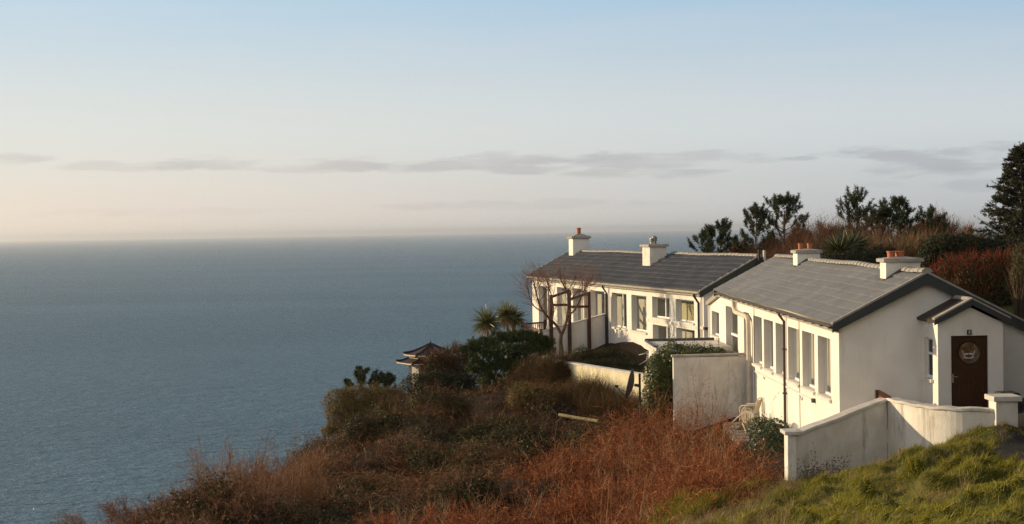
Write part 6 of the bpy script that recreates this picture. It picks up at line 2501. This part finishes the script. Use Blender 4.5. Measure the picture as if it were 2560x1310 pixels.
M['dark_olive'] = leaf_mat('dark_olive_leaves', [(.035, .032, .012), (.06, .05, .018), (.09, .07, .026)], .6, .2, .2)
C, Rr = px_blobs([(2560, 640, 26, 36, 0), (2552, 690, 26, 40, 0), (2575, 720, 40, 60, 0), (2556, 660, 20, 30, -.4)], 46)
leaf_shrub('olive_bush', (C[1][0], C[1][1], gz(C[1][0], C[1][1])), C, Rr, 9000, .06, 'olive bush cut off by the right edge in front of the red topped hedge', 'bush', M['dark_olive'], rg_, shoots=200)

# young stems in front of the pergola and weeds at the foot of the parapet
rg_ = np.random.default_rng(64)
for (px, py, Y, rx, rz, lab) in ((1398, 925, 61.5, 42, 34, 'brown weedy shrub hiding the left end of the low mossy wall'), (1345, 940, 64, 44, 36, 'brown shrub between the low pine and the low mossy wall')):
    C, Rr = px_blobs([(px, py, rx, rz, 0), (px - rx * .6, py + 10, rx * .7, rz * .8, .3), (px + rx * .6, py + 12, rx * .7, rz * .7, -.2), (px, py + 25, rx, rz * .8, -.4)], Y)
    o = leaf_shrub('brown_shrub', (C[0][0], C[0][1], gz(C[0][0], C[0][1])), C, Rr, 2600, .07, lab, 'shrub', M['bramble_leaf'], rg_, shoots=60, twigs=M['bramble'])
    P_, N_, _ = blob_points(C, Rr, 5200, rg_)
    V, F, _ = strands(P_, N_ * .6 + np.array([0, 0, .7]) + rg_.normal(0, .5, (5200, 3)), .25 + .45 * rg_.random(5200), .013, 5, .3, .2, rg_)
    np_obj('stems', V, F, M['weeds'], o)
for (px, py, Y, lab) in ((1455, 900, 69.5, 'dark rounded bush at the foot of the parapet'), (1500, 905, 69.5, 'smaller dark bush right of the orchard tree')):
    C, Rr = px_blobs([(px, py - 14, 26, 20, 0), (px + 14, py - 6, 22, 14, .2), (px - 16, py - 4, 22, 14, -.2)], Y)
    s_ = leaf_shrub('low_bush', (C[0][0], C[0][1], gz(C[0][0], C[0][1])), C, Rr, 3500, .06, lab, 'bush', M['bramble_leaf'], rg_, shoots=80, group='low bushes by the parapet')
# stray tall stalks at the bottom of the picture
n = 26
b = np.column_stack([2.0 + 1.6 * rg_.random(n), 29.3 + 1.4 * rg_.random(n), np.zeros(n)])
b[:, 2] = ground(b[:, 0], b[:, 1])
V, F, P = strands(b, cone(n, .12, rg_, (.06, 0, 1)), .9 + .9 * rg_.random(n), .012, 7, .05, .03, rg_)
stuff('tall_stalks', [(V, F)], M['dead_leaf'], 'thin pale dry stalks rising at the foot of the bank')

# ================================================================== haze
hz_m = bpy.data.materials.new('sea_haze')
hz_m.use_nodes = True
hn_ = hz_m.node_tree
hn_.nodes.clear()
ho = hn_.nodes.new('ShaderNodeOutputMaterial')
hv = hn_.nodes.new('ShaderNodeVolumePrincipled')
hv.inputs['Color'].default_value = (.88, .90, .93, 1)
hv.inputs['Density'].default_value = 6.0e-5
hv.inputs['Anisotropy'].default_value = .68
hn_.links.new(hv.outputs[0], ho.inputs['Volume'])
hb_ = MB()
hb_.box(-41000, 41000, -41000, 41000, SEA_Z - 30, 62)
tag(hb_.build('haze', hz_m), 'thin sea haze', None, None, 'stuff')
